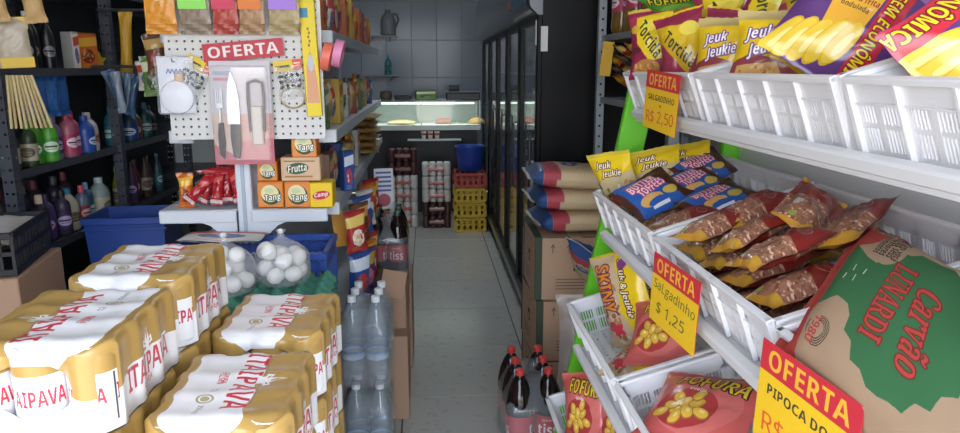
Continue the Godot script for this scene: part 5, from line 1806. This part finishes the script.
# ---------------------------------------------------------------- wall shelving in the shade
func build_wall_shelving() -> void:
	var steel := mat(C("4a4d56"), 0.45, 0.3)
	var s := thing("steel_shelving", "dark grey slotted-angle shelving along the shaded wall", "shelving", Transform3D.IDENTITY)
	var ys := [0.45, 0.80, 1.10, 1.45, 1.80]
	var ds := [2.5, 3.37, 4.3, 5.2]
	for d in ds:
		for x in [-1.42, -1.83]:
			var up := MB.new()
			# an L of perforated steel: two strips with real slots
			var st := MB.new()
			st.holed(0.04, 2.1, 2, 52, 0.0045, 0.002)
			up.add(st, turned(Vector3(0, 0, 0)))
			up.add(st, Transform3D(Basis(Vector3.UP, PI / 2), Vector3(0.02, 0, -0.02)))
			obj("upright", up.mesh(), steel, s, turned(P(x + 0.0, 1.05, d - 0.004)))
	for i in 3:
		for y in ys:
			var w: float = ds[i + 1] - ds[i] - 0.01
			var m := MB.new()
			m.box(Vector3(0, -0.012, 0), Vector3(0.40, 0.003, w))
			m.box(Vector3(0.2, -0.015, 0), Vector3(0.004, 0.03, w), 0.001)
			m.box(Vector3(-0.2, -0.015, 0), Vector3(0.004, 0.03, w), 0.001)
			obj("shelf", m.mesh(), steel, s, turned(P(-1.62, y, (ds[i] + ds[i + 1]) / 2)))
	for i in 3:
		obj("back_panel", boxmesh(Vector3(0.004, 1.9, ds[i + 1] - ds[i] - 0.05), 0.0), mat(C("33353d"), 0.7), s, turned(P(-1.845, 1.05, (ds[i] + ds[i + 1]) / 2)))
	var row := func(y: float, list: Array, d_from: float, step: float, where: String, x: float, sc: float) -> void:
		for k in list.size():
			var q: Array = list[k]
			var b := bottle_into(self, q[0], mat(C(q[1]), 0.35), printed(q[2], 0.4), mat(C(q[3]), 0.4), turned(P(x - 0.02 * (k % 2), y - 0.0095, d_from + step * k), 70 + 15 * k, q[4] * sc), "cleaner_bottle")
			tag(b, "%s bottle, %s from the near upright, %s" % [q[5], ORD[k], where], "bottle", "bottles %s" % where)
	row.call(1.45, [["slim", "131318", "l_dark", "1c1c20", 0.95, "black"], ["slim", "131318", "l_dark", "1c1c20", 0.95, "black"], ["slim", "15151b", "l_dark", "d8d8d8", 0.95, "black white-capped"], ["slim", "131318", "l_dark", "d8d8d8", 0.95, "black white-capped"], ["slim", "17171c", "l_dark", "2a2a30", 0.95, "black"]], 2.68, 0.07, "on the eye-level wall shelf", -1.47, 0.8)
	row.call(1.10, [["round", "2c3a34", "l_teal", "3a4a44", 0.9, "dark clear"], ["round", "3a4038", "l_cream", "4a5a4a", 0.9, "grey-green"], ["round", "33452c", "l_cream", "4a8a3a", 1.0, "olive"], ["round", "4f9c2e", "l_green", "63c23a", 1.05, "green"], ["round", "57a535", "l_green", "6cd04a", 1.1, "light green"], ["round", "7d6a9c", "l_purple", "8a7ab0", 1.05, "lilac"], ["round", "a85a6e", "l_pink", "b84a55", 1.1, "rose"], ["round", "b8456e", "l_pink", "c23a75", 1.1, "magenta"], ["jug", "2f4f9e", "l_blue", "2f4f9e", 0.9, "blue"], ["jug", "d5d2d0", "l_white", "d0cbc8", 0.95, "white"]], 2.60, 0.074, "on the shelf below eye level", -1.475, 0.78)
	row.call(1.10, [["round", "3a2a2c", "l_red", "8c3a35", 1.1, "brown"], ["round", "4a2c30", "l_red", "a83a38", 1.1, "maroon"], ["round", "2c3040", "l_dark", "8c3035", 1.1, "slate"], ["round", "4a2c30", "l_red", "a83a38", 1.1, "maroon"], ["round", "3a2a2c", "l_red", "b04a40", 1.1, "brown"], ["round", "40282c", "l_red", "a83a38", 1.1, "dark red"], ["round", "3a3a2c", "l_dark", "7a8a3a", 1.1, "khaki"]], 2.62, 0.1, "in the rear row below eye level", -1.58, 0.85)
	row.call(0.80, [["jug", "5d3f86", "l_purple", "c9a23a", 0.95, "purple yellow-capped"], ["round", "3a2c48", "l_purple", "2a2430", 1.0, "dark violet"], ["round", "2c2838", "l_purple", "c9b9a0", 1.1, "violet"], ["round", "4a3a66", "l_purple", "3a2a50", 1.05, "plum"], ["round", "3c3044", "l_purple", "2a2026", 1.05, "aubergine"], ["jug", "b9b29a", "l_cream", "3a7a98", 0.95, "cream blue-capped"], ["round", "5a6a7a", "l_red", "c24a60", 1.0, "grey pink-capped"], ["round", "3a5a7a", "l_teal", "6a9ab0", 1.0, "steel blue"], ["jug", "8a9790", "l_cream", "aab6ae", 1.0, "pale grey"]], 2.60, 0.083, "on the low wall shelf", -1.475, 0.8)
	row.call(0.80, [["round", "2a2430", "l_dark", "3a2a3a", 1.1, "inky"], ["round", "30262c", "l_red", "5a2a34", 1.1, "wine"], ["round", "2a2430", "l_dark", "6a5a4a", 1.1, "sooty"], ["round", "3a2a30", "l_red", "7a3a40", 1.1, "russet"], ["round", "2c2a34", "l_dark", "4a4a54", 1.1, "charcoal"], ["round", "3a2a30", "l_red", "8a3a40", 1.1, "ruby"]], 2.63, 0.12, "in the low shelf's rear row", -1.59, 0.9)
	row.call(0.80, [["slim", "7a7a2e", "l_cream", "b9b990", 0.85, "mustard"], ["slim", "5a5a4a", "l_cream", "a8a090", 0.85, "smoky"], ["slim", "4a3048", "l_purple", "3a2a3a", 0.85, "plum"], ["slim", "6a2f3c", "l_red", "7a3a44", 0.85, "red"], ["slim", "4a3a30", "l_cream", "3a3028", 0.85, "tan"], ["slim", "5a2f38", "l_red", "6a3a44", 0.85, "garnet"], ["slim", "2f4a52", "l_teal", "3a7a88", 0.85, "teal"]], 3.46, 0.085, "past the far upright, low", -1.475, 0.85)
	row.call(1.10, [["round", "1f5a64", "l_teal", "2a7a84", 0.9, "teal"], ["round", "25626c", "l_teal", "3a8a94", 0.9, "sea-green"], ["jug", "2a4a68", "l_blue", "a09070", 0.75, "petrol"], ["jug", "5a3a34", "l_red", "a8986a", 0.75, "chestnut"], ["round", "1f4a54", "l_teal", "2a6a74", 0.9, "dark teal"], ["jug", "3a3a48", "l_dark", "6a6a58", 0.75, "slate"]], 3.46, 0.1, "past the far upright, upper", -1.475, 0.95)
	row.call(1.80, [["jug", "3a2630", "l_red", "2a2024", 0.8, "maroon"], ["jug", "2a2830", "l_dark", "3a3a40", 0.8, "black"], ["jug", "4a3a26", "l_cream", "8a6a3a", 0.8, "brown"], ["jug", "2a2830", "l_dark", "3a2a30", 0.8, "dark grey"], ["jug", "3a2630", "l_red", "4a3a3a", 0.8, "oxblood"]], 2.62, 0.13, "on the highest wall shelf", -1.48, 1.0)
	# tall cupboard beside the entrance, which keeps the daylight off this wall
	var cb := thing("tall_cupboard", "tall grey two-door cupboard just inside the shop front", "cupboard", turned(P(-1.57, 0, 0.62)))
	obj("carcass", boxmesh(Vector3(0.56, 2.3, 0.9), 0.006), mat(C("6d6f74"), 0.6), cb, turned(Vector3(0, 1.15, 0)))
	for e in [-1, 1]:
		var dr := obj("door", boxmesh(Vector3(0.018, 2.2, 0.43), 0.004), mat(C("787a80"), 0.5), cb, turned(Vector3(0.29, 1.15, e * 0.22)))
		obj("handle", boxmesh(Vector3(0.02, 0.16, 0.016), 0.005), mat(C("b0b2b5"), 0.3, 0.8), dr, turned(Vector3(0.018, 0.0, -e * 0.17)))
	# rails that carry the hanging goods
	for e in [[-1.42, -1.0, 1.688, 3.2], [-1.42, -1.08, 1.456, 3.09]]:
		var m := MB.new()
		m.tube([P(e[0], e[2], e[3] + 0.16), P(e[0] + 0.05, e[2], e[3]), P(e[1], e[2], e[3])], 0.006, 8)
		obj("hanging_rail", m.mesh(), steel, s)
	# blue cleaning cloth packs, carton and star pack at eye level
	for k in 4:
		goods("g_blue", "blue_pack", "blue cleaning cloth pack hanging under the eye-level shelf, %s in the row" % ORD[k], "blue packs under the shelf", at(P(-1.45, 1.345, 2.74 + 0.08 * k), Vector3(0.3, 0, -1), Vector3(0, 1, 0)), 0.075, 0.16, 0.03, k, "cloth pack", 0.4).material_override = mat(C(["2f5fa0", "2b5797", "3668aa", "2a5490"][k]), 0.4)
	tag(obj("soap_box", boxmesh(Vector3(0.11, 0.15, 0.06), 0.003, 1), printed("g_orange", 0.5), self, at(P(-1.46, 1.52, 3.22), Vector3(0.35, 0, -1), Vector3.UP)), "orange and black soap powder carton on the eye-level wall shelf", "carton")
	tag(obj("soap_box", boxmesh(Vector3(0.035, 0.15, 0.06), 0.003, 1), printed("g_white", 0.5), self, at(P(-1.46, 1.52, 3.12), Vector3(0.35, 0, -1), Vector3.UP)), "narrow white carton next to the orange soap powder", "carton")
	tag(obj("star_pack", slabmesh([Vector2(0, 0.04), Vector2(0.012, 0.012), Vector2(0.04, 0.01), Vector2(0.018, -0.01), Vector2(0.026, -0.04), Vector2(0, -0.022), Vector2(-0.026, -0.04), Vector2(-0.018, -0.01), Vector2(-0.04, 0.01), Vector2(-0.012, 0.012)], 0.03).mesh(), mat(C("c7a32c"), 0.5), self, at(P(-1.45, 1.484, 3.325), Vector3(0.5, 0, -1), Vector3.UP)), "small yellow star-shaped pack beside the soap cartons", "pack")
	# things hanging from the uprights
	var t := thing("clothes_peg_pack", "clear pack of pegs under a yellow card hanging near the frame's edge", "pack", at(P(-1.19, 1.52, 2.2), Vector3(0.9, 0.05, -0.3), Vector3(0.08, 1, 0)))
	obj("header_card", boxmesh(Vector3(0.095, 0.035, 0.004), 0.001), mat(C("c9a81e"), 0.5), t, turned(Vector3(0, 0.055, 0.0)))
	obj("foot_card", boxmesh(Vector3(0.085, 0.03, 0.004), 0.001), mat(C("c2a11c"), 0.5), t, turned(Vector3(0.008, -0.055, 0.012)))
	obj("pack_film", bagmesh(0.098, 0.14, 0.03, 1, 0.006, 0.5, 0.2), mat(C("a69a88"), 0.35), t)
	t = thing("skewer_bundle", "fanned bundle of bamboo skewers hanging below the peg pack", "skewers", at(P(-1.155, 1.355, 2.15), Vector3(0.95, 0, -0.3), Vector3.UP))
	for k in 9:
		var m := MB.new()
		m.tube([Vector3(-0.03 + 0.0075 * k, 0.075, 0.003 * (k % 3)), Vector3(-0.045 + 0.0125 * k + 0.01, -0.075, 0.004 * (k % 2))], 0.0046, 6)
		obj("skewer", m.mesh(), mat(C(["a8966a", "98855a", "b09f74"][k % 3]), 0.6), t)
	for e in [[-1.2, 1.63, 2.16, "tan"], [-1.12, 1.63, 2.2, "cream"]]:
		goods("g_straw", "sponge_pack", "%s sponge pack hanging above the yellow-carded pegs" % e[3], "sponge packs", at(P(e[0], e[1], e[2]), Vector3(0.95, 0.1, -0.3), Vector3(-0.1, 1, 0)), 0.06, 0.11, 0.03, 1, "sponge pack", 0.5).material_override = mat(C("b08f5e"), 0.6)
	goods("g_yellow", "glove_pack", "long yellow rubber glove pack hanging on the far upright", "", at(P(-1.27, 1.535, 3.2), Vector3(0.95, -0.06, -0.2), Vector3(-0.17, 1, 0)), 0.055, 0.3, 0.03, 1, "glove pack", 0.4).material_override = mat(C("c99a22"), 0.45)
	for k in 6:
		goods("g_blue", "scourer_bag", "blue and silver net bag, %s of the bunch on the far upright" % ORD[k], "bunch of net bags", at(P(-1.295 + 0.018 * k, 1.36 - 0.004 * k, 3.1 - 0.02 * (k % 3)), Vector3(0.9, 0.3 - 0.1 * k, -0.3 + 0.1 * (k % 3)), Vector3(-0.25 + 0.12 * k, 1, 0)), 0.04, 0.17, 0.03, k % 4, "net bag", 0.25).material_override = mat(C(["5a6f86", "3f5a7a", "8a97a4", "46607e", "6d8096", "35506e"][k]), 0.25)
	for k in 3:
		goods(["g_brown", "g_green", "g_green"][k], "seasoning_bag", "green and brown bag, %s hanging beside the spice row" % ORD[k], "hanging green bags", at(P([-1.0, -1.03, -0.955][k], [1.50, 1.42, 1.56][k], 2.78 + 0.03 * k), Vector3(0.97, 0.05, -0.2), Vector3(0.03, 1, 0)), 0.075, 0.15, 0.03, k, "bag", 0.3)
	for k in 3:
		goods(["g_white", "g_green", "g_purple"][k], "seasoning_bag", "pale bag, %s in the shade between upright and spice row" % ORD[k], "hanging pale bags", at(P(-1.14 + 0.035 * k, 1.52 + 0.1 * (k - 1), 3.05), Vector3(0.97, 0.05, -0.2), Vector3(0.03, 1, 0)), 0.075, 0.12, 0.03, k, "bag", 0.3)
	# blue bin pair
	var bl := mat(C("26448c"), 0.4)
	for k in 2:
		t = thing("blue_bin", ["lower blue plastic bin carrying the open one", "open dark blue plastic bin between shelving and gondola"][k], "bin", turned(P(-1.215, 0.44 * k, 2.98), 4.0))
		var ring := [[0.13, 0.115, 0.0], [0.15, 0.13, 0.40], [0.158, 0.138, 0.405], [0.158, 0.138, 0.43], [0.146, 0.126, 0.43], [0.144, 0.124, 0.40], [0.125, 0.11, 0.012]]
		var p := PackedVector3Array()
		var uv := PackedVector2Array()
		for r in ring:
			for c in 5:
				var sx := [-1, 1, 1, -1, -1][c] as int
				var sz := [-1, -1, 1, 1, -1][c] as int
				p.append(Vector3(sx * r[0], r[2], sz * r[1]))
				uv.append(Vector2.ZERO)
		var m := MB.new()
		for r in ring.size() - 1:
			for c in 4:
				var a: Vector3 = p[r * 5 + c]
				var b: Vector3 = p[r * 5 + c + 1]
				var e: Vector3 = p[(r + 1) * 5 + c]
				var f: Vector3 = p[(r + 1) * 5 + c + 1]
				var out := Vector3(a.x + b.x, 0, a.z + b.z)
				if r == 3:
					out = Vector3.UP
				elif r > 3:
					out = -out
				m.quad(a, b, f, e, out)
		m.box(Vector3(0, 0.006, 0), Vector3(0.25, 0.01, 0.22))
		obj("bin_shell", m.mesh(), bl, t)
		obj("rim_rib", boxmesh(Vector3(0.32, 0.012, 0.006), 0.002), bl, t, turned(Vector3(0, 0.385, 0.136)))
	# black crate and brown cartons at the frame's edge
	var bk := mat(C("1b1b1f"), 0.5)
	t = thing("black_crate", "black slotted plastic crate holding a white bag at the frame's edge", "crate", turned(P(-1.36, 0.86, 2.22), 12.0))
	for e in [[0.0, 0.17, 0.26, 0.0], [0.0, -0.17, 0.26, 0.0], [0.13, 0.0, 0.34, PI / 2], [-0.13, 0.0, 0.34, PI / 2]]:
		var m := MB.new()
		m.box(Vector3(0, 0.118, 0), Vector3(e[2], 0.02, 0.012), 0.002)
		m.box(Vector3(0, 0.01, 0), Vector3(e[2], 0.02, 0.01), 0.002)
		m.box(Vector3(0, 0.065, 0), Vector3(e[2], 0.012, 0.008))
		var nb := int(e[2] / 0.03)
		for k in nb + 1:
			m.box(Vector3(-e[2] / 2 + e[2] * k / nb, 0.06, 0), Vector3(0.009, 0.12, 0.008))
		obj("crate_wall", m.mesh(), bk, t, Transform3D(Basis(Vector3.UP, e[3]), Vector3(e[0], 0, e[1])))
	obj("crate_floor", boxmesh(Vector3(0.26, 0.006, 0.34), 0.0), bk, t, turned(Vector3(0, 0.003, 0)))
	goods("g_white", "folded_bag", "crumpled white bag lying in the black crate", "", t.transform * at(Vector3(0.0, 0.10, 0.0), Vector3(1, 0, 0), Vector3(0, 0.1, -1)), 0.22, 0.28, 0.06, 3, "bag", 0.5, 0.01, 0.4, 0.3).material_override = mat(C("b9b4b0"), 0.6)
	for k in 2:
		t = thing("brown_carton", ["brown carton at the bottom of the stack under the black crate", "brown carton directly under the black crate"][k], "carton", turned(P(-1.36, 0.43 * k, 2.22), 12.0 - 3 * k))
		obj("body", boxmesh(Vector3(0.3, 0.428, 0.38), 0.004), printed("plain_carton", 0.85), t, turned(Vector3(0, 0.214, 0)))
		obj("red_mark", boxmesh(Vector3(0.002, 0.07, 0.12), 0.0), mat(C("a8433c"), 0.6), t, turned(Vector3(0.1505, 0.27, -0.05)))


# ---------------------------------------------------------------- right-hand rack behind the stand
func build_side_rack() -> void:
	var steel := mat(C("9aa2a8"), 0.4, 0.4)
	var s := thing("steel_rack", "light grey slotted-angle rack between cooler and display rack", "rack", Transform3D.IDENTITY)
	for e in [[0.83, 3.42], [1.26, 3.42], [0.83, 2.36], [1.26, 2.36]]:
		var st := MB.new()
		st.holed(0.036, 2.2, 1, 44, 0.005, 0.002)
		var up := MB.new()
		up.add(st)
		up.add(st, Transform3D(Basis(Vector3.UP, -PI / 2), Vector3(-0.018, 0, -0.018)))
		obj("upright", up.mesh(), steel, s, turned(P(e[0], 1.1, e[1])))
	for y in [0.5, 0.95, 1.3, 1.585]:
		if y == 0.95:
			continue
		obj("shelf", boxmesh(Vector3(0.44, 0.028, 1.06), 0.003), steel, s, turned(P(1.045, y, 2.89)))
	obj("yellow_tag", boxmesh(Vector3(0.05, 0.15, 0.002), 0.0), mat(C("d9aa24"), 0.5), s, Transform3D(Basis(Vector3.UP, -0.5) * Basis(Vector3.BACK, -0.1), P(0.80, 1.49, 3.2)))
	for k in 8:
		var b := bottle_into(self, "soda", mat(C(["7a5a22", "8a6a2a"][k % 2]), 0.12), printed("l_pink", 0.4), mat(C("c23a44"), 0.4), turned(P(0.90 + 0.02 * (k % 2), 1.5995, 3.34 - 0.115 * k), 40 * k), "oil_bottle")
		tag(b, "amber bottle with pink striped label, %s from the upright on the grey rack" % ORD[k], "bottle", "amber bottles on the grey rack")
	for k in 12:
		goods(["g_orange", "g_dark", "g_yellow", "g_dark", "g_red", "g_orange"][k % 6], "coffee_packet", "orange and black packet, %s of the heap on the grey rack" % ORD[k], "packets heaped on the grey rack", at(P(0.925 - 0.02 * (k / 3), 1.385 + 0.042 * (k / 3), 3.30 - 0.17 * (k % 3) - 0.02 * (k / 3)), Vector3(0.35, 0.1 - 0.05 * (k % 4), -0.9), Vector3(-0.8, 0.45, -0.3)), 0.13, 0.15, 0.034, k % 4, "packet", 0.3)


# ---------------------------------------------------------------- far end of the shop
func build_back() -> void:
	var ins := mat(C("d5d9d4"), 0.5)
	var t := thing("glass_counter", "white lit glass display counter at the far end of the aisle", "display counter", turned(P(-0.06, 0, 7.0)))
	var W := 1.12
	obj("plinth", boxmesh(Vector3(W, 0.84, 0.02), 0.0), mat(C("1d1f22"), 0.4), t, turned(Vector3(0, 0.42, -0.24)))
	obj("deck", boxmesh(Vector3(W, 0.05, 0.5), 0.003), ins, t, turned(Vector3(0, 0.90, 0)))
	obj("rear_panel", boxmesh(Vector3(W, 0.24, 0.01), 0.0), ins, t, turned(Vector3(0, 1.02, -0.24)))
	for e in [-0.55, 0.0, 0.55]:
		obj("upright", boxmesh(Vector3(0.014, 0.24, 0.014), 0.0), mat(C("c4c9c9"), 0.3, 0.6), t, turned(Vector3(e, 1.03, 0.24)))
	obj("pane", boxmesh(Vector3(W, 0.22, 0.006), 0.0), clear(Color(0.8, 0.9, 0.88), 0.08, 0.03), t, turned(Vector3(0, 1.03, 0.25)))
	obj("top_pane", boxmesh(Vector3(W, 0.010, 0.5), 0.0), clear(Color(0.8, 0.92, 0.88), 0.25, 0.04), t, turned(Vector3(0, 1.145, 0)))
	obj("tube_lamp", boxmesh(Vector3(1.0, 0.018, 0.018), 0.004), M.lamp, t, turned(Vector3(0, 1.125, 0.2)))
	var l := AreaLight3D.new()
	l.area_size = Vector2(1.1, 0.02)
	l.light_color = Color(0.92, 1.0, 0.94)
	l.light_energy = 0.25
	l.shadow_enabled = true
	l.area_range = 12.0
	l.name = "counter_light"
	t.add_child(l)
	l.transform = Transform3D(Basis(Vector3.RIGHT, -PI / 2), Vector3(0, 1.112, 0.2))
	for e in [[-0.30, 0.16, 0.03, "c9b48a", "flat tan loaf on the counter's white tray"], [0.1, 0.09, 0.05, "8a4a3a", "dark round loaf inside the glass counter"], [0.42, 0.09, 0.05, "c49a5a", "golden loaf inside the glass counter"]]:
		var lf := thing("bread_loaf", e[4], "bread", turned(P(0.05 + e[0], 0.925, 6.9)), "bread in the counter")
		var m := MB.new()
		var pr := []
		for i in 9:
			var a := PI / 2 * i / 8.0
			pr.append(Vector2(cos(a) * e[1] * 0.9, sin(a) * e[2] + 0.01))
		m.lathe([Vector2(0, 0.0), Vector2(e[1] * 0.85, 0.0)] + pr, 20)
		obj("crust", m.mesh(), mat(C(e[3]), 0.6), lf)
	# goods on the counter top
	var yt := 1.151
	t = thing("printer", "black counter printer on the glass counter beside the cooler", "printer", turned(P(0.34, yt, 7.0)))
	obj("body", boxmesh(Vector3(0.32, 0.07, 0.26), 0.01), mat(C("15161a"), 0.4), t, turned(Vector3(0, 0.035, 0)))
	obj("paper_tray", boxmesh(Vector3(0.34, 0.008, 0.2), 0.002), mat(C("9a9da0"), 0.4), t, turned(Vector3(0, 0.075, 0)))
	obj("paper_roll", lathed("roll", [Vector2(0, -0.05), Vector2(0.03, -0.05), Vector2(0.03, 0.05), Vector2(0, 0.05)], 16), mat(C("3a3c42"), 0.6), t, Transform3D(Basis(Vector3.BACK, PI / 2), Vector3(-0.08, 0.105, 0)))
	tag(obj("tea_box", boxmesh(Vector3(0.19, 0.085, 0.1), 0.003, 1), printed("g_green", 0.4), self, turned(P(-0.02, yt + 0.043, 7.05), 8)), "green and white carton on the glass counter", "carton")
	tag(obj("scanner", boxmesh(Vector3(0.16, 0.04, 0.08), 0.01), mat(C("2a2c30"), 0.4), self, turned(P(-0.24, yt + 0.02, 7.05), -5)), "dark handheld scanner lying on the glass counter", "scanner")
	tag(obj("round_pot", lathed("pot", [Vector2(0, 0), Vector2(0.05, 0), Vector2(0.06, 0.04), Vector2(0.05, 0.08), Vector2(0, 0.085)], 16), mat(C("4a3a34"), 0.5), self, turned(P(-0.40, yt, 7.05))), "dark round pot at the counter's gondola end", "pot")
	# hanging cups under the counter front
	for k in 3:
		t = thing("cup", "upturned white cup, %s of those before the counter" % ORD[k], "cup", turned(P(-0.04 + 0.062 * k, 0.80, 6.70)), "white cups before the counter")
		obj("cup_wall", lathed("cup", [Vector2(0.018, 0.0), Vector2(0.026, 0.07), Vector2(0.024, 0.07), Vector2(0.016, 0.002), Vector2(0, 0.002)], 14), mat(C("d9cfc8"), 0.4), t)
		obj("stripe", lathed("cupstripe", [Vector2(0.0225, 0.035), Vector2(0.0247, 0.053)], 14), mat(C("b8502f"), 0.4), t)
	tag(obj("glass_shelf", boxmesh(Vector3(0.5, 0.012, 0.12), 0.002), mat(C("c4ccd0"), 0.15), self, turned(P(0.06, 0.792, 6.70))), "narrow bright shelf in front of the counter", "shelf")
	# stacks of canned packs
	var packs := [[-0.235, 6.55, ["d9d4d0", "d9d4d0", "d9d4d0", "d9d4d0", "4a2a2c", "4a2a2c"], "stack nearest the gondola"], [0.07, 6.50, ["4a2a2c", "4a2a2c", "d9d4d0", "d9d4d0", "d9d4d0"], "stack in mid-aisle"]]
	for q in packs:
		for k in q[2].size():
			var p := thing("can_pack", "%s can pack, %s up in the %s" % ["white and red" if q[2][k] == "d9d4d0" else "dark brown", ORD[k], q[3]], "can pack", turned(P(q[0], 0.122 * k, q[1]), 2.0 * (k % 3 - 1)), "can packs at the far end")
			for i in 4:
				for j in 2:
					obj("can", lathed("canb", [Vector2(0, 0), Vector2(0.028, 0.0), Vector2(0.032, 0.008), Vector2(0.032, 0.1), Vector2(0.026, 0.118), Vector2(0, 0.118)], 12), mat(C(q[2][k]), 0.3), p, turned(Vector3(-0.099 + 0.066 * i, 0.001, -0.033 + 0.066 * j)))
			obj("film_band", boxmesh(Vector3(0.15, 0.04, 0.138), 0.012), mat(C("b8645c" if q[2][k] == "d9d4d0" else "8a5a50"), 0.3), p, turned(Vector3(0, 0.055, 0)))
	# yellow crates, red crate, blue bin
	for k in 4:
		var col: String = ["c9a51c", "c9a51c", "c9a51c", "a83a2c"][k]
		var c := thing("bottle_crate", "%s plastic bottle crate, %s from the floor beside the cooler" % ["yellow" if k < 3 else "red", ORD[k]], "crate", turned(P(0.37, 0.135 * k, 6.42)), "bottle crates by the cooler")
		for e in [[0.0, 0.17, 0.26, 0.0], [0.0, -0.17, 0.26, 0.0], [0.13, 0.0, 0.34, PI / 2], [-0.13, 0.0, 0.34, PI / 2]]:
			var m := MB.new()
			m.box(Vector3(0, 0.118, 0), Vector3(e[2], 0.022, 0.012), 0.002)
			m.box(Vector3(0, 0.014, 0), Vector3(e[2], 0.028, 0.012), 0.002)
			for i in 6:
				m.box(Vector3(-e[2] / 2 + e[2] * i / 5.0, 0.065, 0), Vector3(0.03, 0.1, 0.010))
			m.box(Vector3(0, 0.07, 0), Vector3(e[2], 0.018, 0.008))
			obj("crate_wall", m.mesh(), mat(C(col), 0.45), c, Transform3D(Basis(Vector3.UP, e[3]), Vector3(e[0], 0, e[1])))
		obj("crate_floor", boxmesh(Vector3(0.26, 0.008, 0.34), 0.0), mat(C(col), 0.45), c, turned(Vector3(0, 0.004, 0)))
	t = thing("blue_tub", "blue plastic tub on the stacked bottle crates", "tub", turned(P(0.375, 0.545, 6.42)))
	obj("tub_shell", lathed("tub", [Vector2(0, 0), Vector2(0.11, 0), Vector2(0.13, 0.2), Vector2(0.136, 0.205), Vector2(0.136, 0.22), Vector2(0.126, 0.22), Vector2(0.122, 0.2), Vector2(0.104, 0.01), Vector2(0, 0.01)], 24), mat(C("2344a0"), 0.4), t)
	# wall shelves over the counter
	for e in [[1.80, "upper"], [1.365, "lower"]]:
		t = thing("wall_shelf", "small %s glass shelf on the tiled wall" % e[1], "shelf", turned(P(-0.52, e[0], 8.34)), "small wall shelves")
		obj("plate", boxmesh(Vector3(0.38, 0.014, 0.13), 0.003), mat(C("9fa8ae"), 0.3), t)
		obj("bracket", boxmesh(Vector3(0.02, 0.05, 0.1), 0.003), mat(C("7a8288"), 0.3), t, turned(Vector3(0.1, -0.03, 0)))
		obj("bracket", boxmesh(Vector3(0.02, 0.05, 0.1), 0.003), mat(C("7a8288"), 0.3), t, turned(Vector3(-0.1, -0.03, 0)))
	t = thing("grey_jug", "grey jug with a handle on the upper wall shelf", "jug", turned(P(-0.43, 1.807, 8.34)))
	obj("jug_body", lathed("jugb", [Vector2(0, 0), Vector2(0.07, 0), Vector2(0.085, 0.02), Vector2(0.085, 0.16), Vector2(0.06, 0.22), Vector2(0.03, 0.25), Vector2(0.03, 0.28), Vector2(0, 0.28)], 20), mat(C("8d8f94"), 0.4), t)
	var hb := MB.new()
	hb.tube([Vector3(0.05, 0.24, 0), Vector3(0.10, 0.23, 0), Vector3(0.115, 0.17, 0), Vector3(0.08, 0.09, 0)], 0.012, 8)
	obj("handle", hb.mesh(), mat(C("7d7f84"), 0.4), t)
	bottle_into(self, "round", mat(C("3d8f9c"), 0.3), printed("l_teal", 0.4), mat(C("4aa0ac"), 0.4), turned(P(-0.44, 1.372, 8.34)), "soap_bottle")
	tag(get_child(get_child_count() - 1), "teal soap bottle on the lower wall shelf", "bottle")
	# ceiling lamp over the aisle, out of the picture
	t = thing("ceiling_lamp", "white ceiling lamp above the middle of the aisle", "lamp", turned(P(0.15, CEIL, 5.6)))
	obj("fitting", boxmesh(Vector3(0.12, 0.04, 1.2), 0.01), mat(C("d8d8d8"), 0.5), t, turned(Vector3(0, -0.02, 0)))
	obj("tube", boxmesh(Vector3(0.03, 0.03, 1.15), 0.01), M.lamp, t, turned(Vector3(0, -0.055, 0)))
	var l2 := AreaLight3D.new()
	l2.name = "ceiling_light"
	l2.area_size = Vector2(0.04, 1.15)
	l2.light_color = Color(0.93, 0.97, 1.0)
	l2.light_energy = LAMP_ENERGY
	l2.shadow_enabled = true
	l2.area_range = 12.0
	t.add_child(l2)
	l2.transform = Transform3D(Basis(Vector3.RIGHT, -PI / 2), Vector3(0, -0.075, 0))
